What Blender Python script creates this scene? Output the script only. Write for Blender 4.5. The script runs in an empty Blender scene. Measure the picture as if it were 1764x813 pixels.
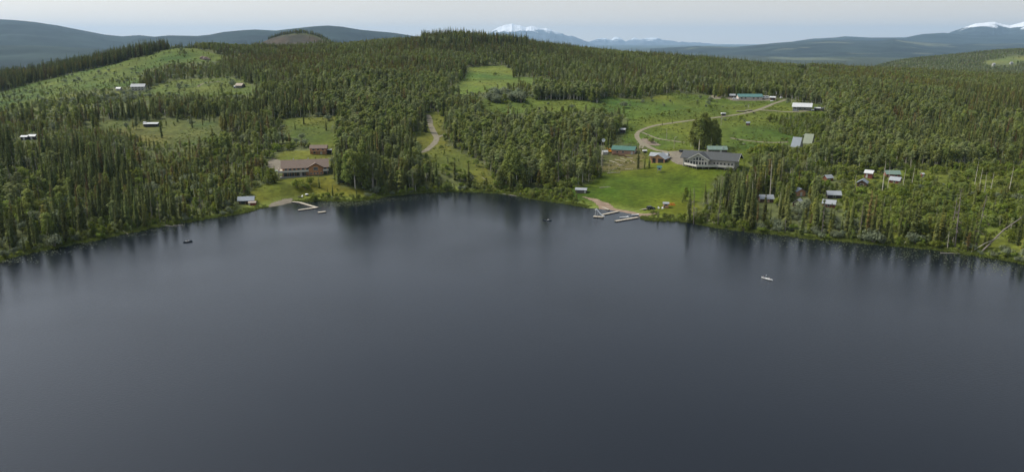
import bpy, bmesh, math, random
import numpy as np
from mathutils import Vector, Matrix

sc = bpy.context.scene
col = sc.collection
random.seed(7); rng = np.random.default_rng(7)

# ------------------------------------------------------------------ camera
CAMH = 85.0; FPX = 1300.0; W0, H0 = 1764.0, 813.0; HORY = 72.0
PITCH = math.atan((H0/2 - HORY)/FPX)
cam = bpy.data.cameras.new("camera"); camo = bpy.data.objects.new("camera", cam); col.objects.link(camo)
cam.sensor_width = 36; cam.lens = 36*FPX/W0; cam.clip_start = 1; cam.clip_end = 150000
camo.location = (0, 0, CAMH); camo.rotation_euler = (math.radians(90) - PITCH, 0, 0)
sc.camera = camo

# ------------------------------------------------------------------ light
SUN_EL, SUN_AZ = math.radians(48), math.radians(-72)      # azimuth from +Y, negative = left
world = bpy.data.worlds.new("World"); sc.world = world; world.use_nodes = True
nt = world.node_tree; nt.nodes.clear()
out = nt.nodes.new('ShaderNodeOutputWorld'); bg = nt.nodes.new('ShaderNodeBackground')
sky = nt.nodes.new('ShaderNodeTexSky'); sky.sky_type = 'NISHITA'; sky.sun_disc = False
sky.sun_elevation = SUN_EL; sky.sun_rotation = SUN_AZ
sky.air_density = 1.0; sky.dust_density = 2.5; sky.ozone_density = 1.2; sky.altitude = 800
tc = nt.nodes.new('ShaderNodeTexCoord'); mp = nt.nodes.new('ShaderNodeMapping'); mp.inputs['Scale'].default_value = (1, 1, 3.5)
nz = nt.nodes.new('ShaderNodeTexNoise'); nz.inputs['Scale'].default_value = 1.6; nz.inputs['Detail'].default_value = 4
cr = nt.nodes.new('ShaderNodeMapRange'); cr.inputs[1].default_value = 0.25; cr.inputs[2].default_value = 0.8
cr.inputs[3].default_value = 0.66; cr.inputs[4].default_value = 0.84
mx = nt.nodes.new('ShaderNodeMix'); mx.data_type = 'RGBA'; mx.inputs[7].default_value = (7.4, 7.6, 7.6, 1)
nt.links.new(tc.outputs['Generated'], mp.inputs[0]); nt.links.new(mp.outputs[0], nz.inputs['Vector'])
# thin cloud veil: brighter towards the sun, as forward-scattering cloud is, dimmer overhead
sdv = (math.sin(SUN_AZ)*math.cos(SUN_EL), math.cos(SUN_AZ)*math.cos(SUN_EL), math.sin(SUN_EL))
nrm = nt.nodes.new('ShaderNodeVectorMath'); nrm.operation = 'NORMALIZE'; dt = nt.nodes.new('ShaderNodeVectorMath'); dt.operation = 'DOT_PRODUCT'; dt.inputs[1].default_value = sdv
nt.links.new(tc.outputs['Generated'], nrm.inputs[0]); nt.links.new(nrm.outputs[0], dt.inputs[0])
def mth(op, a, b=None, c=None):
    n = nt.nodes.new('ShaderNodeMath'); n.operation = op
    for i, v in enumerate((a, b, c)):
        if v is None: continue
        if isinstance(v, (int, float)): n.inputs[i].default_value = v
        else: nt.links.new(v, n.inputs[i])
    return n.outputs[0]
fs = mth('MULTIPLY_ADD', mth('POWER', mth('MULTIPLY_ADD', dt.outputs['Value'], .5, .5), 9.0), 2.9, .84)
sz = nt.nodes.new('ShaderNodeSeparateXYZ'); nt.links.new(nrm.outputs[0], sz.inputs[0])
ev = mth('MULTIPLY_ADD', mth('MAXIMUM', sz.outputs[2], 0.0), -.55, 1.12)
hz_ = mth('MULTIPLY_ADD', mth('POWER', mth('SUBTRACT', 1.0, mth('MAXIMUM', sz.outputs[2], 0.0)), 14.0), .42, 1.0)      # the veil is densest, and brightest, low down
lowc = mth('POWER', mth('SUBTRACT', 1.0, mth('MAXIMUM', sz.outputs[2], 0.0)), 9.0)
tint = nt.nodes.new('ShaderNodeMix'); tint.data_type = 'RGBA'; tint.inputs[6].default_value = (5.75, 6.15, 6.65, 1); tint.inputs[7].default_value = (7.8, 6.6, 5.1, 1); nt.links.new(lowc, tint.inputs[0])
vl = nt.nodes.new('ShaderNodeVectorMath'); vl.operation = 'SCALE'; nt.links.new(tint.outputs[2], vl.inputs[0]); nt.links.new(mth('MULTIPLY', mth('MULTIPLY', fs, ev), hz_), vl.inputs['Scale'])
nt.links.new(vl.outputs[0], mx.inputs[7])
nt.links.new(nz.outputs['Fac'], cr.inputs[0]); nt.links.new(cr.outputs[0], mx.inputs[0])
nt.links.new(sky.outputs[0], mx.inputs[6]); nt.links.new(mx.outputs[2], bg.inputs[0]); nt.links.new(bg.outputs[0], out.inputs[0])
bg.inputs[1].default_value = 0.10

sl = bpy.data.lights.new("sun", 'SUN'); so = bpy.data.objects.new("sun", sl); col.objects.link(so)
sl.energy = 4.2; sl.angle = math.radians(20); sl.color = (1, .93, .82)
sd = Vector((math.sin(SUN_AZ)*math.cos(SUN_EL), math.cos(SUN_AZ)*math.cos(SUN_EL), math.sin(SUN_EL)))
so.rotation_euler = sd.to_track_quat('Z', 'Y').to_euler()

sc.view_settings.view_transform = 'Standard'; sc.view_settings.look = 'None'
sc.view_settings.exposure = 0.25; sc.view_settings.gamma = 1.0
sc.render.engine = 'CYCLES'
sc.cycles.max_bounces = 8; sc.cycles.diffuse_bounces = 4; sc.cycles.glossy_bounces = 3; sc.cycles.volume_bounces = 0
sc.cycles.transparent_max_bounces = 8; sc.cycles.use_denoising = True
try: sc.cycles.denoiser = 'OPENIMAGEDENOISE'
except Exception: pass

# ------------------------------------------------------------------ tools
CT, ST = math.cos(PITCH), math.sin(PITCH)
def ray(x, y):
    a = (x - W0/2)/FPX; b = -(y - H0/2)/FPX
    return np.array([a, CT + b*ST, -ST + b*CT])
def at_z(x, y, z):
    d = ray(x, y); t = (z - CAMH)/d[2]; return d*t + np.array([0, 0, CAMH])
def at_depth(x, y, D):
    d = ray(x, y); t = D/d[1]; return d*t + np.array([0, 0, CAMH])
def proj(X, Y, Z):
    dz = Z - CAMH
    f = Y*CT - dz*ST; u = Y*ST + dz*CT
    f = np.where(np.asarray(f) < 1, 1, f)
    return W0/2 + FPX*X/f, H0/2 - FPX*u/f

def _h(ix, iy, s):
    n = (ix*374761393 + iy*668265263 + s*144665) & 0x7fffffff
    n = ((n ^ (n >> 13))*1274126177) & 0x7fffffff
    return (n & 0xffff)/65535.0
def vnoise(x, y, s=0):
    x = np.asarray(x, float); y = np.asarray(y, float)
    ix = np.floor(x).astype(np.int64); iy = np.floor(y).astype(np.int64)
    fx = x - ix; fy = y - iy; fx = fx*fx*(3-2*fx); fy = fy*fy*(3-2*fy)
    a = _h(ix, iy, s); b = _h(ix+1, iy, s); c = _h(ix, iy+1, s); d = _h(ix+1, iy+1, s)
    return (a*(1-fx)+b*fx)*(1-fy) + (c*(1-fx)+d*fx)*fy
def fbm(x, y, s=0, o=4):
    t = 0; a = .5; n = 0
    for k in range(o):
        t = t + a*vnoise(np.asarray(x)*2**k, np.asarray(y)*2**k, s+k*17); n += a; a *= .5
    return t/n
def inpoly(px, py, poly):
    px = np.asarray(px, float); py = np.asarray(py, float)
    r = np.zeros(px.shape, bool); n = len(poly)
    for i in range(n):
        x1, y1 = poly[i]; x2, y2 = poly[(i+1) % n]
        if y1 == y2: continue
        c = ((y1 > py) != (y2 > py)) & (px < (x2-x1)*(py-y1)/(y2-y1)+x1)
        r ^= c
    return r
def seg_dist(px, py, pts, closed=False):
    d = np.full(np.shape(px), 1e9)
    n = len(pts)
    for i in range(n if closed else n-1):
        ax, ay = pts[i][:2]; bx, by = pts[(i+1) % n][:2]
        vx, vy = bx-ax, by-ay; L = vx*vx+vy*vy+1e-9
        t = np.clip(((px-ax)*vx+(py-ay)*vy)/L, 0, 1)
        d = np.minimum(d, np.hypot(px-ax-t*vx, py-ay-t*vy))
    return d

# ------------------------------------------------------------------ lake outline and terrain heights (measured points)
SHORE_PX = [(-260,560),(-120,495),(0,450),(35,440),(60,433),(100,427),(130,420),(165,414),(200,405),(235,399),(260,393),(300,386),(330,382),(360,377),
 (390,372),(410,369),(432,364),(445,359),(462,357),(480,354),(505,349),(530,347),(560,346),(600,347),(640,344),(665,339),(700,335),(740,332),(790,331),
 (850,333),(890,337),(910,342),(930,345),(960,349),(985,353),(1003,356),(1022,360),(1040,361),(1060,364),(1085,368),(1104,373),(1108,378),(1120,380),
 (1150,381),(1180,382),(1205,387),(1240,393),(1300,401),(1340,404),(1400,412),(1450,416),(1500,420),(1550,425),(1600,430),(1650,437),(1700,444),(1764,456),(1880,490),(2050,560)]
def crom(pts, n=5):
    o = []
    for i in range(len(pts)-1):
        p0 = pts[max(i-1,0)]; p1 = pts[i]; p2 = pts[i+1]; p3 = pts[min(i+2, len(pts)-1)]
        for k in range(n):
            t = k/n
            o.append(tuple(.5*((2*b)+(-a+c)*t+(2*a-5*b+4*c-d)*t*t+(-a+3*b-3*c+d)*t**3) for a, b, c, d in zip(p0, p1, p2, p3)))
    o.append(tuple(pts[-1])); return o
SH = [tuple(at_z(x, y, 0)[:2]) for x, y in SHORE_PX]
SH = crom(SH, 4)
SH = [(x + 1.6*(fbm(x*.12, y*.12, 5)-.5), y + 3.0*(fbm(x*.1, y*.1, 9)-.5)) for x, y in SH]
LAKE = [(-330,-60),(-330,-330),(-200,-420),(200,-420),(360,-330),(340,-60)][::1]
LAKE = SH + [(330,60),(350,-300),(150,-420),(-150,-420),(-350,-300),(-300,60)]

TAB = {  # column: (row, distance)
 -200:[(400,325),(300,440),(240,540),(190,700),(160,870),(148,1000)],
 0:[(400,318),(350,370),(300,440),(240,540),(190,700),(160,870),(142,1000)],
 150:[(380,350),(320,420),(240,550),(180,700),(150,830),(120,1000)],
 300:[(340,400),(280,490),(215,600),(180,700),(150,800),(120,950),(84,1080)],
 400:[(300,460),(250,540),(200,640),(150,790),(110,1000),(92,1200)],
 500:[(320,420),(303,445),(267,492),(230,560),(180,670),(140,780),(110,930),(90,1100)],
 600:[(320,425),(270,490),(230,560),(180,640),(140,750),(110,900),(84,1150)],
 740:[(310,445),(285,470),(255,520),(205,620),(170,700),(140,780),(110,900),(85,1080),(72,1200)],
 800:[(310,445),(285,474),(255,525),(205,620),(170,700),(140,800),(115,930),(90,1060),(68,1200)],
 850:[(300,460),(255,530),(205,620),(170,700),(150,760),(115,950),(90,1100),(74,1220)],
 920:[(300,460),(250,540),(200,640),(160,740),(130,870),(100,1050),(82,1200)],
 1000:[(325,425),(290,480),(250,550),(200,640),(160,740),(130,870),(105,1050),(92,1200)],
 1100:[(345,398),(300,455),(260,520),(220,590),(180,680),(150,780),(125,920),(102,1150)],
 1225:[(345,395),(300,440),(280,462),(250,520),(210,600),(175,700),(160,760),(135,900),(110,1150)],
 1300:[(350,385),(290,455),(250,520),(210,600),(165,740),(140,880),(117,1150)],
 1400:[(370,360),(330,410),(290,460),(245,530),(190,660),(160,760),(140,880),(121,1150)],
 1500:[(380,348),(330,405),(290,460),(250,530),(200,640),(165,760),(145,880),(126,1150)],
 1650:[(400,322),(350,375),(300,440),(250,530),(200,640),(170,740),(148,900),(133,1150)],
 1764:[(400,320),(350,375),(300,440),(250,530),(200,640),(170,740),(152,900),(140,1100)],
 1960:[(400,320),(350,375),(300,440),(250,530),(200,640),(170,740),(152,900),(140,1100)]}
BACK = {  # column: (distance, height) of the land beyond the crest
 -200:[(1300,10),(2000,-50),(3400,-75)], 0:[(1300,10),(2000,-50),(3400,-75)], 150:[(1250,30),(1700,0),(3400,-75)], 300:[(1300,50),(1800,20),(3400,-70)],
 400:[(1500,50),(1900,40),(3400,-70)], 440:[(1600,60),(1900,74),(2300,30)], 470:[(1900,95)], 500:[(1600,66),(1900,103),(2300,40),(3400,-70)],
 530:[(1900,106)], 560:[(1600,62),(1900,92),(2300,35)], 600:[(1500,62),(1900,55),(3400,-70)], 740:[(1500,65),(2000,20),(3400,-70)],
 850:[(1500,65),(2000,20),(3400,-70)], 1000:[(1500,50),(2000,10),(3400,-75)], 1225:[(1500,30),(2000,-10),(3400,-80)],
 1400:[(1500,20),(2000,-30),(3400,-80)], 1480:[(3000,-40)], 1540:[(1600,8),(2400,-30),(3000,6),(3400,-20),(4200,-80)],
 1620:[(1600,10),(2400,-12),(3000,24),(3400,0),(4200,-80)], 1764:[(1400,12),(2400,-4),(2700,25),(3000,55),(3500,20),(4300,-70)], 1960:[(1400,12),(2400,-4),(2700,35),(3000,75),(3500,30),(4300,-70)]}
pts = []
for x, l in TAB.items():
    for y, D in l: p = at_depth(x, y, D); pts.append((p[0]/p[1], math.log(p[1]), p[2]))
for x, l in BACK.items():
    for D, h in l: pts.append(((x-W0/2)/(FPX*1.0)*.969, math.log(D), h))
for i in range(0, len(SH), 6):
    X, Y = SH[i]
    if Y > 240: pts.append((X/Y, math.log(Y), 0.2))
P = np.array(pts)
def tpsk(r2): return np.where(r2 > 0, .5*r2*np.log(np.maximum(r2, 1e-12)), 0)
n = len(P)
K = tpsk((P[:,None,0]-P[None,:,0])**2 + (P[:,None,1]-P[None,:,1])**2) + np.eye(n)*2e-4
Q = np.c_[np.ones(n), P[:, :2]]
A = np.zeros((n+3, n+3)); A[:n,:n] = K; A[:n,n:] = Q; A[n:,:n] = Q.T
sol = np.linalg.solve(A, np.r_[P[:,2], 0, 0, 0])
def tps(u, v):
    sh = u.shape; u = u.ravel(); v = v.ravel(); o = np.empty(u.size)
    for i in range(0, u.size, 20000):
        a = u[i:i+20000]; b = v[i:i+20000]
        k = tpsk((a[:,None]-P[None,:,0])**2 + (b[:,None]-P[None,:,1])**2)
        o[i:i+20000] = k@sol[:n] + sol[n] + sol[n+1]*a + sol[n+2]*b
    return o.reshape(sh)
def axis(lo, hi, step, far, g=1.16):
    a = list(np.arange(lo, hi+.01, step)); s = step
    up = []; v = a[-1]
    while v < far: s *= g; v += s; up.append(v)
    s = step; dn = []; v = a[0]
    while v > -far: s *= g; v -= s; dn.append(v)
    return np.array(dn[::-1] + a + up)
AX = axis(-840, 840, 4, 46000, 1.10); AY = axis(250, 1260, 4, 46000, 1.055)
GX, GY = np.meshgrid(AX, AY)                                   # [iy, ix]
U = np.clip(GX/np.maximum(GY, 60), -.86, .86); D = np.clip(GY, 285, 4300)
HT = tps(U, np.log(D))
R = np.hypot(GX, GY)
lake_in = inpoly(GX, GY, LAKE)
near = R < 1400
dist = np.full(GX.shape, 1e4); dist[near] = seg_dist(GX[near], GY[near], LAKE, True)
far = -80 + 60*(fbm(GX/5200+3, GY/5200, 3)-.5)
bl = np.clip((GY-3900)/1500, 0, 1)
HT = HT*(1-bl) + far*bl
side = np.clip((np.maximum(np.abs(GX), -GY)-1600)/3000, 0, 1)*(GY < 1200)
HT = HT*(1-side) + far*side
HT += np.where(lake_in, 0, 1)*np.clip(dist/120, 0, 1)*3.0*(fbm(GX/70, GY/70, 11)-.5)
HT += np.clip((GY-1500)/1500, 0, 1)*14*(fbm(GX/260, GY/260, 21)-.5)
inner = R < 1400
land = np.where(inner, np.maximum(HT, .35), HT)
w = np.clip(dist/22, 0, 1); w = w*w*(3-2*w)
land = land*w + (1-w)*(.1+.06*dist)
HT = np.where(lake_in, -np.minimum(dist*.22, 7)-.02, np.where(near, land, HT))
def hgt(x, y):
    x = np.asarray(x, float); y = np.asarray(y, float)
    i = np.clip(np.searchsorted(AX, x)-1, 0, len(AX)-2); j = np.clip(np.searchsorted(AY, y)-1, 0, len(AY)-2)
    fx = (x-AX[i])/(AX[i+1]-AX[i]); fy = (y-AY[j])/(AY[j+1]-AY[j])
    return (HT[j,i]*(1-fx)+HT[j,i+1]*fx)*(1-fy) + (HT[j+1,i]*(1-fx)+HT[j+1,i+1]*fx)*fy
_T = np.concatenate([np.arange(180, 1400, 1.0), np.arange(1400, 5000, 5)])
def at(x, y):
    """world point where the sight line of a measured spot meets the land"""
    d = ray(x, y); p = d[None, :]*(_T/d[1])[:, None]; p[:, 2] += CAMH
    h = np.maximum(hgt(p[:,0], p[:,1]), 0)
    k = np.argmax(p[:,2] <= h)
    if p[k,2] > h[k]: k = len(_T)-1
    a, b = p[max(k-1,0)], p[k]; ha, hb = h[max(k-1,0)], h[k]
    da, db = a[2]-ha, hb-b[2]; t = da/(da+db+1e-9)
    q = a+(b-a)*t; return Vector((q[0], q[1], max(float(hgt(q[0], q[1])), 0)))

# ------------------------------------------------------------------ naming
def tag(o, label=None, cat=None, group=None, kind=None):
    if label: o['label'] = label
    if cat: o['category'] = cat
    if group: o['group'] = group
    if kind: o['kind'] = kind
    return o
def empty(name, loc, rz=0, label=None, cat=None, group=None):
    o = bpy.data.objects.new(name, None); col.objects.link(o); o.empty_display_size = .5
    o.location = loc; o.rotation_euler = (0, 0, rz); return tag(o, label, cat, group)

# ------------------------------------------------------------------ materials
def mat(name, c, rough=.8, var=.15, scale=2.0, spec=.3, metal=0, bump=0, objrand=0, c2=None, detail=4, leaf=0):
    m = bpy.data.materials.new(name); m.use_nodes = True; t = m.node_tree; b = t.nodes['Principled BSDF']
    b.inputs['Roughness'].default_value = rough; b.inputs['Metallic'].default_value = metal
    b.inputs['Specular IOR Level'].default_value = spec
    g = t.nodes.new('ShaderNodeTexCoord'); nz = t.nodes.new('ShaderNodeTexNoise')
    nz.inputs['Scale'].default_value = scale; nz.inputs['Detail'].default_value = detail
    t.links.new(g.outputs['Object'], nz.inputs['Vector'])
    rp = t.nodes.new('ShaderNodeValToRGB'); e = rp.color_ramp.elements
    e[0].position = .3; e[1].position = .7
    c2 = c2 or tuple(min(1, v*(1+var)) for v in c); c1 = tuple(v*(1-var) for v in c)
    e[0].color = (*c1, 1); e[1].color = (*c2, 1)
    t.links.new(nz.outputs['Fac'], rp.inputs[0]); last = rp.outputs[0]
    if objrand:
        oi = t.nodes.new('ShaderNodeObjectInfo'); hs = t.nodes.new('ShaderNodeHueSaturation')
        mr = t.nodes.new('ShaderNodeMapRange'); mr.inputs[3].default_value = 1-objrand; mr.inputs[4].default_value = 1+objrand
        t.links.new(oi.outputs['Random'], mr.inputs[0]); t.links.new(mr.outputs[0], hs.inputs['Value'])
        ml = t.nodes.new('ShaderNodeMath'); ml.operation = 'MULTIPLY'; ml.inputs[1].default_value = 7.31
        fr = t.nodes.new('ShaderNodeMath'); fr.operation = 'FRACT'
        m2 = t.nodes.new('ShaderNodeMapRange'); m2.inputs[3].default_value = .5-objrand*.06; m2.inputs[4].default_value = .5+objrand*.05
        t.links.new(oi.outputs['Random'], ml.inputs[0]); t.links.new(ml.outputs[0], fr.inputs[0]); t.links.new(fr.outputs[0], m2.inputs[0])
        t.links.new(m2.outputs[0], hs.inputs['Hue'])
        t.links.new(last, hs.inputs['Color']); last = hs.outputs[0]
    t.links.new(last, b.inputs['Base Color'])
    if leaf:
        tr = t.nodes.new('ShaderNodeBsdfTranslucent'); ms = t.nodes.new('ShaderNodeMixShader'); ms.inputs[0].default_value = leaf
        t.links.new(last, tr.inputs[0]); t.links.new(b.outputs[0], ms.inputs[1]); t.links.new(tr.outputs[0], ms.inputs[2]); t.links.new(ms.outputs[0], t.nodes['Material Output'].inputs[0])
    if bump:
        bp = t.nodes.new('ShaderNodeBump'); bp.inputs['Strength'].default_value = bump; bp.inputs['Distance'].default_value = .1
        t.links.new(nz.outputs['Fac'], bp.inputs['Height']); t.links.new(bp.outputs[0], b.inputs['Normal'])
    return m
M = {}
M['spruce'] = mat('spruce_needles', (.100,.118,.035), .8, .45, .5, .05, objrand=.35, leaf=.2)
M['spruce_rust'] = mat('rusty_needles', (.135,.100,.036), .8, .35, .5, .05, objrand=.25, leaf=.2)
M['pine'] = mat('pine_needles', (.155,.158,.034), .8, .3, .5, .05, objrand=.3, leaf=.2)
M['aspen'] = mat('aspen_leaves', (.235,.270,.112), .8, .25, .6, .08, objrand=.25, leaf=.45)
M['poplar'] = mat('poplar_leaves', (.192,.230,.060), .8, .25, .6, .08, objrand=.25, leaf=.45)
M['willow'] = mat('willow_leaves', (.20,.235,.14), .75, .25, .6, .2, objrand=.2, leaf=.45)
M['alder'] = mat('alder_leaves', (.165,.210,.034), .8, .3, .6, .08, objrand=.28, leaf=.45)
M['sedge'] = mat('sedge_blades', (.14,.175,.035), .7, .25, .6, .2, objrand=.2, leaf=.35)
M['bark'] = mat('brown_bark', (.085,.07,.055), .9, .3, 3, .1)
M['white_bark'] = mat('white_bark', (.50,.46,.38), .85, .3, 2.5, .15)
M['grey_wood'] = mat('grey_dead_wood', (.17,.15,.13), .9, .25, 2, .1, objrand=.25)
M['twig'] = mat('twigs', (.19,.16,.14), .9, .3, 1, .1, objrand=.3)

# ------------------------------------------------------------------ mesh builder
class MB:
    def __init__(s): s.v = []; s.f = []; s.m = []; s.mi = 0
    def add(s, vs, fs):
        k = len(s.v); s.v += [tuple(map(float, p)) for p in vs]; s.f += [tuple(i+k for i in f) for f in fs]; s.m += [s.mi]*len(fs); return s
    def box(s, x0, x1, y0, y1, z0, z1):
        return s.add([(x0,y0,z0),(x1,y0,z0),(x1,y1,z0),(x0,y1,z0),(x0,y0,z1),(x1,y0,z1),(x1,y1,z1),(x0,y1,z1)],
            [(0,3,2,1),(4,5,6,7),(0,1,5,4),(1,2,6,5),(2,3,7,6),(3,0,4,7)])
    def cbox(s, c, d): return s.box(c[0]-d[0]/2, c[0]+d[0]/2, c[1]-d[1]/2, c[1]+d[1]/2, c[2]-d[2]/2, c[2]+d[2]/2)
    def tube(s, ps, rs, n=6, cap=True):
        ps = [Vector(p) for p in ps]; k0 = []
        for i, p in enumerate(ps):
            d = (ps[min(i+1, len(ps)-1)] - ps[max(i-1, 0)]).normalized()
            a = d.orthogonal().normalized() if abs(d.z) < .9 else Vector((1,0,0)); a = (a - d*a.dot(d)).normalized(); b = d.cross(a)
            r = rs[i] if hasattr(rs, '__len__') else rs
            k0.append([p + (a*math.cos(2*math.pi*j/n) + b*math.sin(2*math.pi*j/n))*r for j in range(n)])
        vs = [q for ring in k0 for q in ring]; fs = []
        for i in range(len(ps)-1):
            for j in range(n):
                fs.append((i*n+j, i*n+(j+1) % n, (i+1)*n+(j+1) % n, (i+1)*n+j))
        if cap: fs += [tuple(range(n))[::-1], tuple((len(ps)-1)*n+j for j in range(n))]
        return s.add(vs, fs)
    def prism(s, poly, axis, a, b):
        """2D outline pushed along an axis ('x','y','z') from a to b"""
        def P3(p, t): return {'x': (t, p[0], p[1]), 'y': (p[0], t, p[1]), 'z': (p[0], p[1], t)}[axis]
        n = len(poly); vs = [P3(p, a) for p in poly] + [P3(p, b) for p in poly]
        return s.add(vs, [tuple(range(n)), tuple(range(2*n-1, n-1, -1))] + [(i, i+n, (i+1) % n + n, (i+1) % n) for i in range(n)])
    def mesh(s, name, mats):
        me = bpy.data.meshes.new(name); me.from_pydata(s.v, [], s.f)
        for m in (mats if isinstance(mats, (list, tuple)) else [mats]): me.materials.append(m)
        if any(s.m): me.polygons.foreach_set('material_index', s.m)
        me.update(); return me
    def build(s, name, mats, parent=None, fix=True):
        me = s.mesh(name, mats)
        if fix:
            bm = bmesh.new(); bm.from_mesh(me); bmesh.ops.recalc_face_normals(bm, faces=bm.faces); bm.to_mesh(me); bm.free()
        o = bpy.data.objects.new(name, me); col.objects.link(o); o.parent = parent; return o
# ------------------------------------------------------------------ ground sheet
ZC = {  # bare or open ground: outline in photograph pixels -> grass kind
 'lawn_left': [(425,352),(432,330),(455,318),(478,308),(500,306),(572,302),(582,320),(640,332),(655,342),(560,350),(505,352),(470,352),(440,366)],
 'yard_left': [(470,288),(480,262),(535,258),(535,236),(578,230),(578,278),(560,285),(500,285)],
 'grass_mid': [(490,205),(578,200),(575,240),(535,250),(500,245)],
 'road_mid': [(706,262),(722,222),(733,196),(752,192),(770,205),(764,232),(772,250),(800,266),(850,296),(848,322),(820,316),(790,300),(748,290),(735,268)],
 'lawn_right': [(1000,330),(1003,318),(1030,308),(1034,296),(1095,292),(1140,283),(1180,280),(1215,288),(1235,300),(1213,345),(1200,378),(1180,384),(1110,384),(1040,366),(1000,352)],
 'shore_mid': [(880,345),(885,330),(940,325),(1000,322),(1010,345),(960,352)],
 'yard_mid': [(1112,256),(1290,256),(1292,292),(1232,304),(1215,290),(1140,292),(1112,292)],
 'garden': [(1026,300),(1036,270),(1050,262),(1058,244),(1120,255),(1120,285),(1095,294),(1034,298)],
 'meadow': [(1060,262),(1075,222),(1088,185),(1110,186),(1130,170),(1190,163),(1220,168),(1262,168),(1335,172),(1420,182),(1418,196),(1400,230),(1345,258),(1290,266),(1280,258),(1215,262),(1180,262),(1120,262)],
 'meadow_far': [(835,170),(860,160),(900,166),(960,172),(1050,168),(1100,172),(1160,160),(1230,165),(1215,190),(1130,214),(1092,214),(1084,205),(1060,196),(1000,192),(900,196),(855,198),(820,186)],
 'field_top': [(768,160),(800,135),(806,116),(868,113),(884,122),(884,134),(930,134),(965,142),(965,150),(900,148),(850,158),(800,164)],
 'hill_open': [(-150,200),(-150,172),(0,160),(80,138),(200,110),(296,84),(330,82),(388,98),(378,106),(300,108),(250,122),(235,132),(262,140),(210,150),(120,160),(40,188)],
 'hill_field': [(262,150),(290,140),(330,136),(405,134),(440,150),(470,152),(440,163),(380,166),(300,166),(255,162)],
 'hill_low': [(60,170),(200,156),(262,158),(260,172),(180,182),(60,190)],
 'olive_field': [(170,206),(240,210),(300,205),(385,208),(385,222),(370,240),(300,256),(250,250),(225,236),(170,228)],
 'olive_two': [(462,212),(500,205),(575,208),(570,225),(500,236)],
 'farm_far': [(1688,112),(1700,106),(1738,101),(1740,108),(1730,113)],
 'farm_two': [(1732,110),(1728,98),(1745,96),(1764,98),(1800,100),(1800,106),(1764,108)],
 'scrub_right': [(1500,420),(1472,405),(1458,365),(1442,335),(1464,300),(1600,288),(1800,285),(1980,290),(1980,520),(1764,440),(1600,420)],
 'rock_knob': [(440,80),(470,63),(500,59),(530,59),(552,66),(556,74),(520,78),(490,84)],
 'peak_clearing': [(1365,126),(1385,120),(1400,124),(1390,132)],
}
KC = {'yard_mid': (.085,.118,.016), 'lawn_left': (.108,.125,.020), 'yard_left': (.105,.125,.024), 'grass_mid': (.10,.125,.030), 'road_mid': (.105,.13,.030), 'lawn_right': (.085,.118,.012),
 'shore_mid': (.080,.120,.018), 'garden': (.095,.10,.045), 'meadow': (.082,.122,.024), 'meadow_far': (.088,.128,.030), 'field_top': (.105,.155,.038),
 'hill_open': (.080,.125,.034), 'hill_field': (.090,.128,.036), 'hill_low': (.085,.115,.030), 'olive_field': (.110,.122,.042), 'olive_two': (.11,.12,.036),
 'farm_far': (.13,.17,.06), 'farm_two': (.15,.17,.06), 'scrub_right': (.095,.135,.030), 'rock_knob': (.062,.058,.055), 'peak_clearing': (.13,.13,.06)}
FLOOR = np.array((.078,.090,.034))
def zone_of(X, Y, Z, warp=1.0):
    px, py = proj(X, Y, Z)
    k = warp*np.clip(500/np.maximum(Y, 200), .25, 1.5)
    wx = px + k*10*(fbm(X/14, Y/14, 31, 3)-.5); wy = py + k*5*(fbm(X/14, Y/14, 37, 3)-.5)
    z = np.full(px.shape, -1, int)
    ok = Y > 150
    for i, (nm, pl) in enumerate(ZC.items()):
        z[ok & (z < 0) & inpoly(wx, wy, pl)] = i
    return z, px, py
ZN = list(ZC)
zid, PXg, PYg = zone_of(GX, GY, HT)
C = np.zeros(GX.shape+(4,)); C[..., :3] = FLOOR; C[..., 3] = 1
for i, nm in enumerate(ZN):
    a = np.array(KC[nm])*(.83,.77,.60); C[zid == i, :3] = a
# broad drifts of yellower and greener grass
g = fbm(GX/45, GY/60, 41)[..., None]-.5; g2 = fbm(GX/16, GY/22, 47)[..., None]-.5
op = (zid >= 0)[..., None]
C[..., :3] = np.where(op, C[..., :3]*(1+np.concatenate([g*1.1+g2*.5, g*.45+g2*.35, g*.3+g2*.4], -1)), C[..., :3]*(1+g2*.6))
sedge = (~lake_in) & (dist < 12)
k = np.clip(1.3-dist/10, 0, 1)[..., None]*(.6+.8*fbm(GX/9, GY/9, 51))[..., None]; k = np.clip(k, 0, 1)
C[..., :3] = np.where(sedge[..., None], C[..., :3]*(1-k)+np.array((.12,.15,.030))*k, C[..., :3])
C[lake_in, :3] = (.03,.03,.022)
# far valley: forest with pale farm fields
fv = (GY > 3300) | (R > 4200)
ff = fbm(GX/900, GY/2600, 61)[..., None]; ff2 = vnoise(GX/700, GY/1500, 63)[..., None]
vc = np.where((ff2 > .74) & (GY[..., None] < 20000), np.array((.085,.10,.06)), np.array((.035,.045,.025))*(.6+.9*ff))
C[..., :3] = np.where(fv[..., None], vc, C[..., :3])
ny, nx = GX.shape
idx = np.arange(nx*ny).reshape(ny, nx)
F = np.stack([idx[:-1,:-1], idx[:-1,1:], idx[1:,1:], idx[1:,:-1]], -1).reshape(-1, 4)
def np_mesh(name, V, F, mats, smooth=True):
    me = bpy.data.meshes.new(name); k = F.shape[1]
    me.vertices.add(len(V)); me.vertices.foreach_set('co', np.asarray(V, np.float32).ravel())
    me.loops.add(F.size); me.loops.foreach_set('vertex_index', F.ravel().astype(np.int32))
    me.polygons.add(len(F)); me.polygons.foreach_set('loop_start', np.arange(0, F.size, k, dtype=np.int32))
    me.update(calc_edges=True); me.validate()
    if smooth: me.polygons.foreach_set('use_smooth', np.ones(len(me.polygons), bool))
    for m in mats: me.materials.append(m)
    return me
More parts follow.
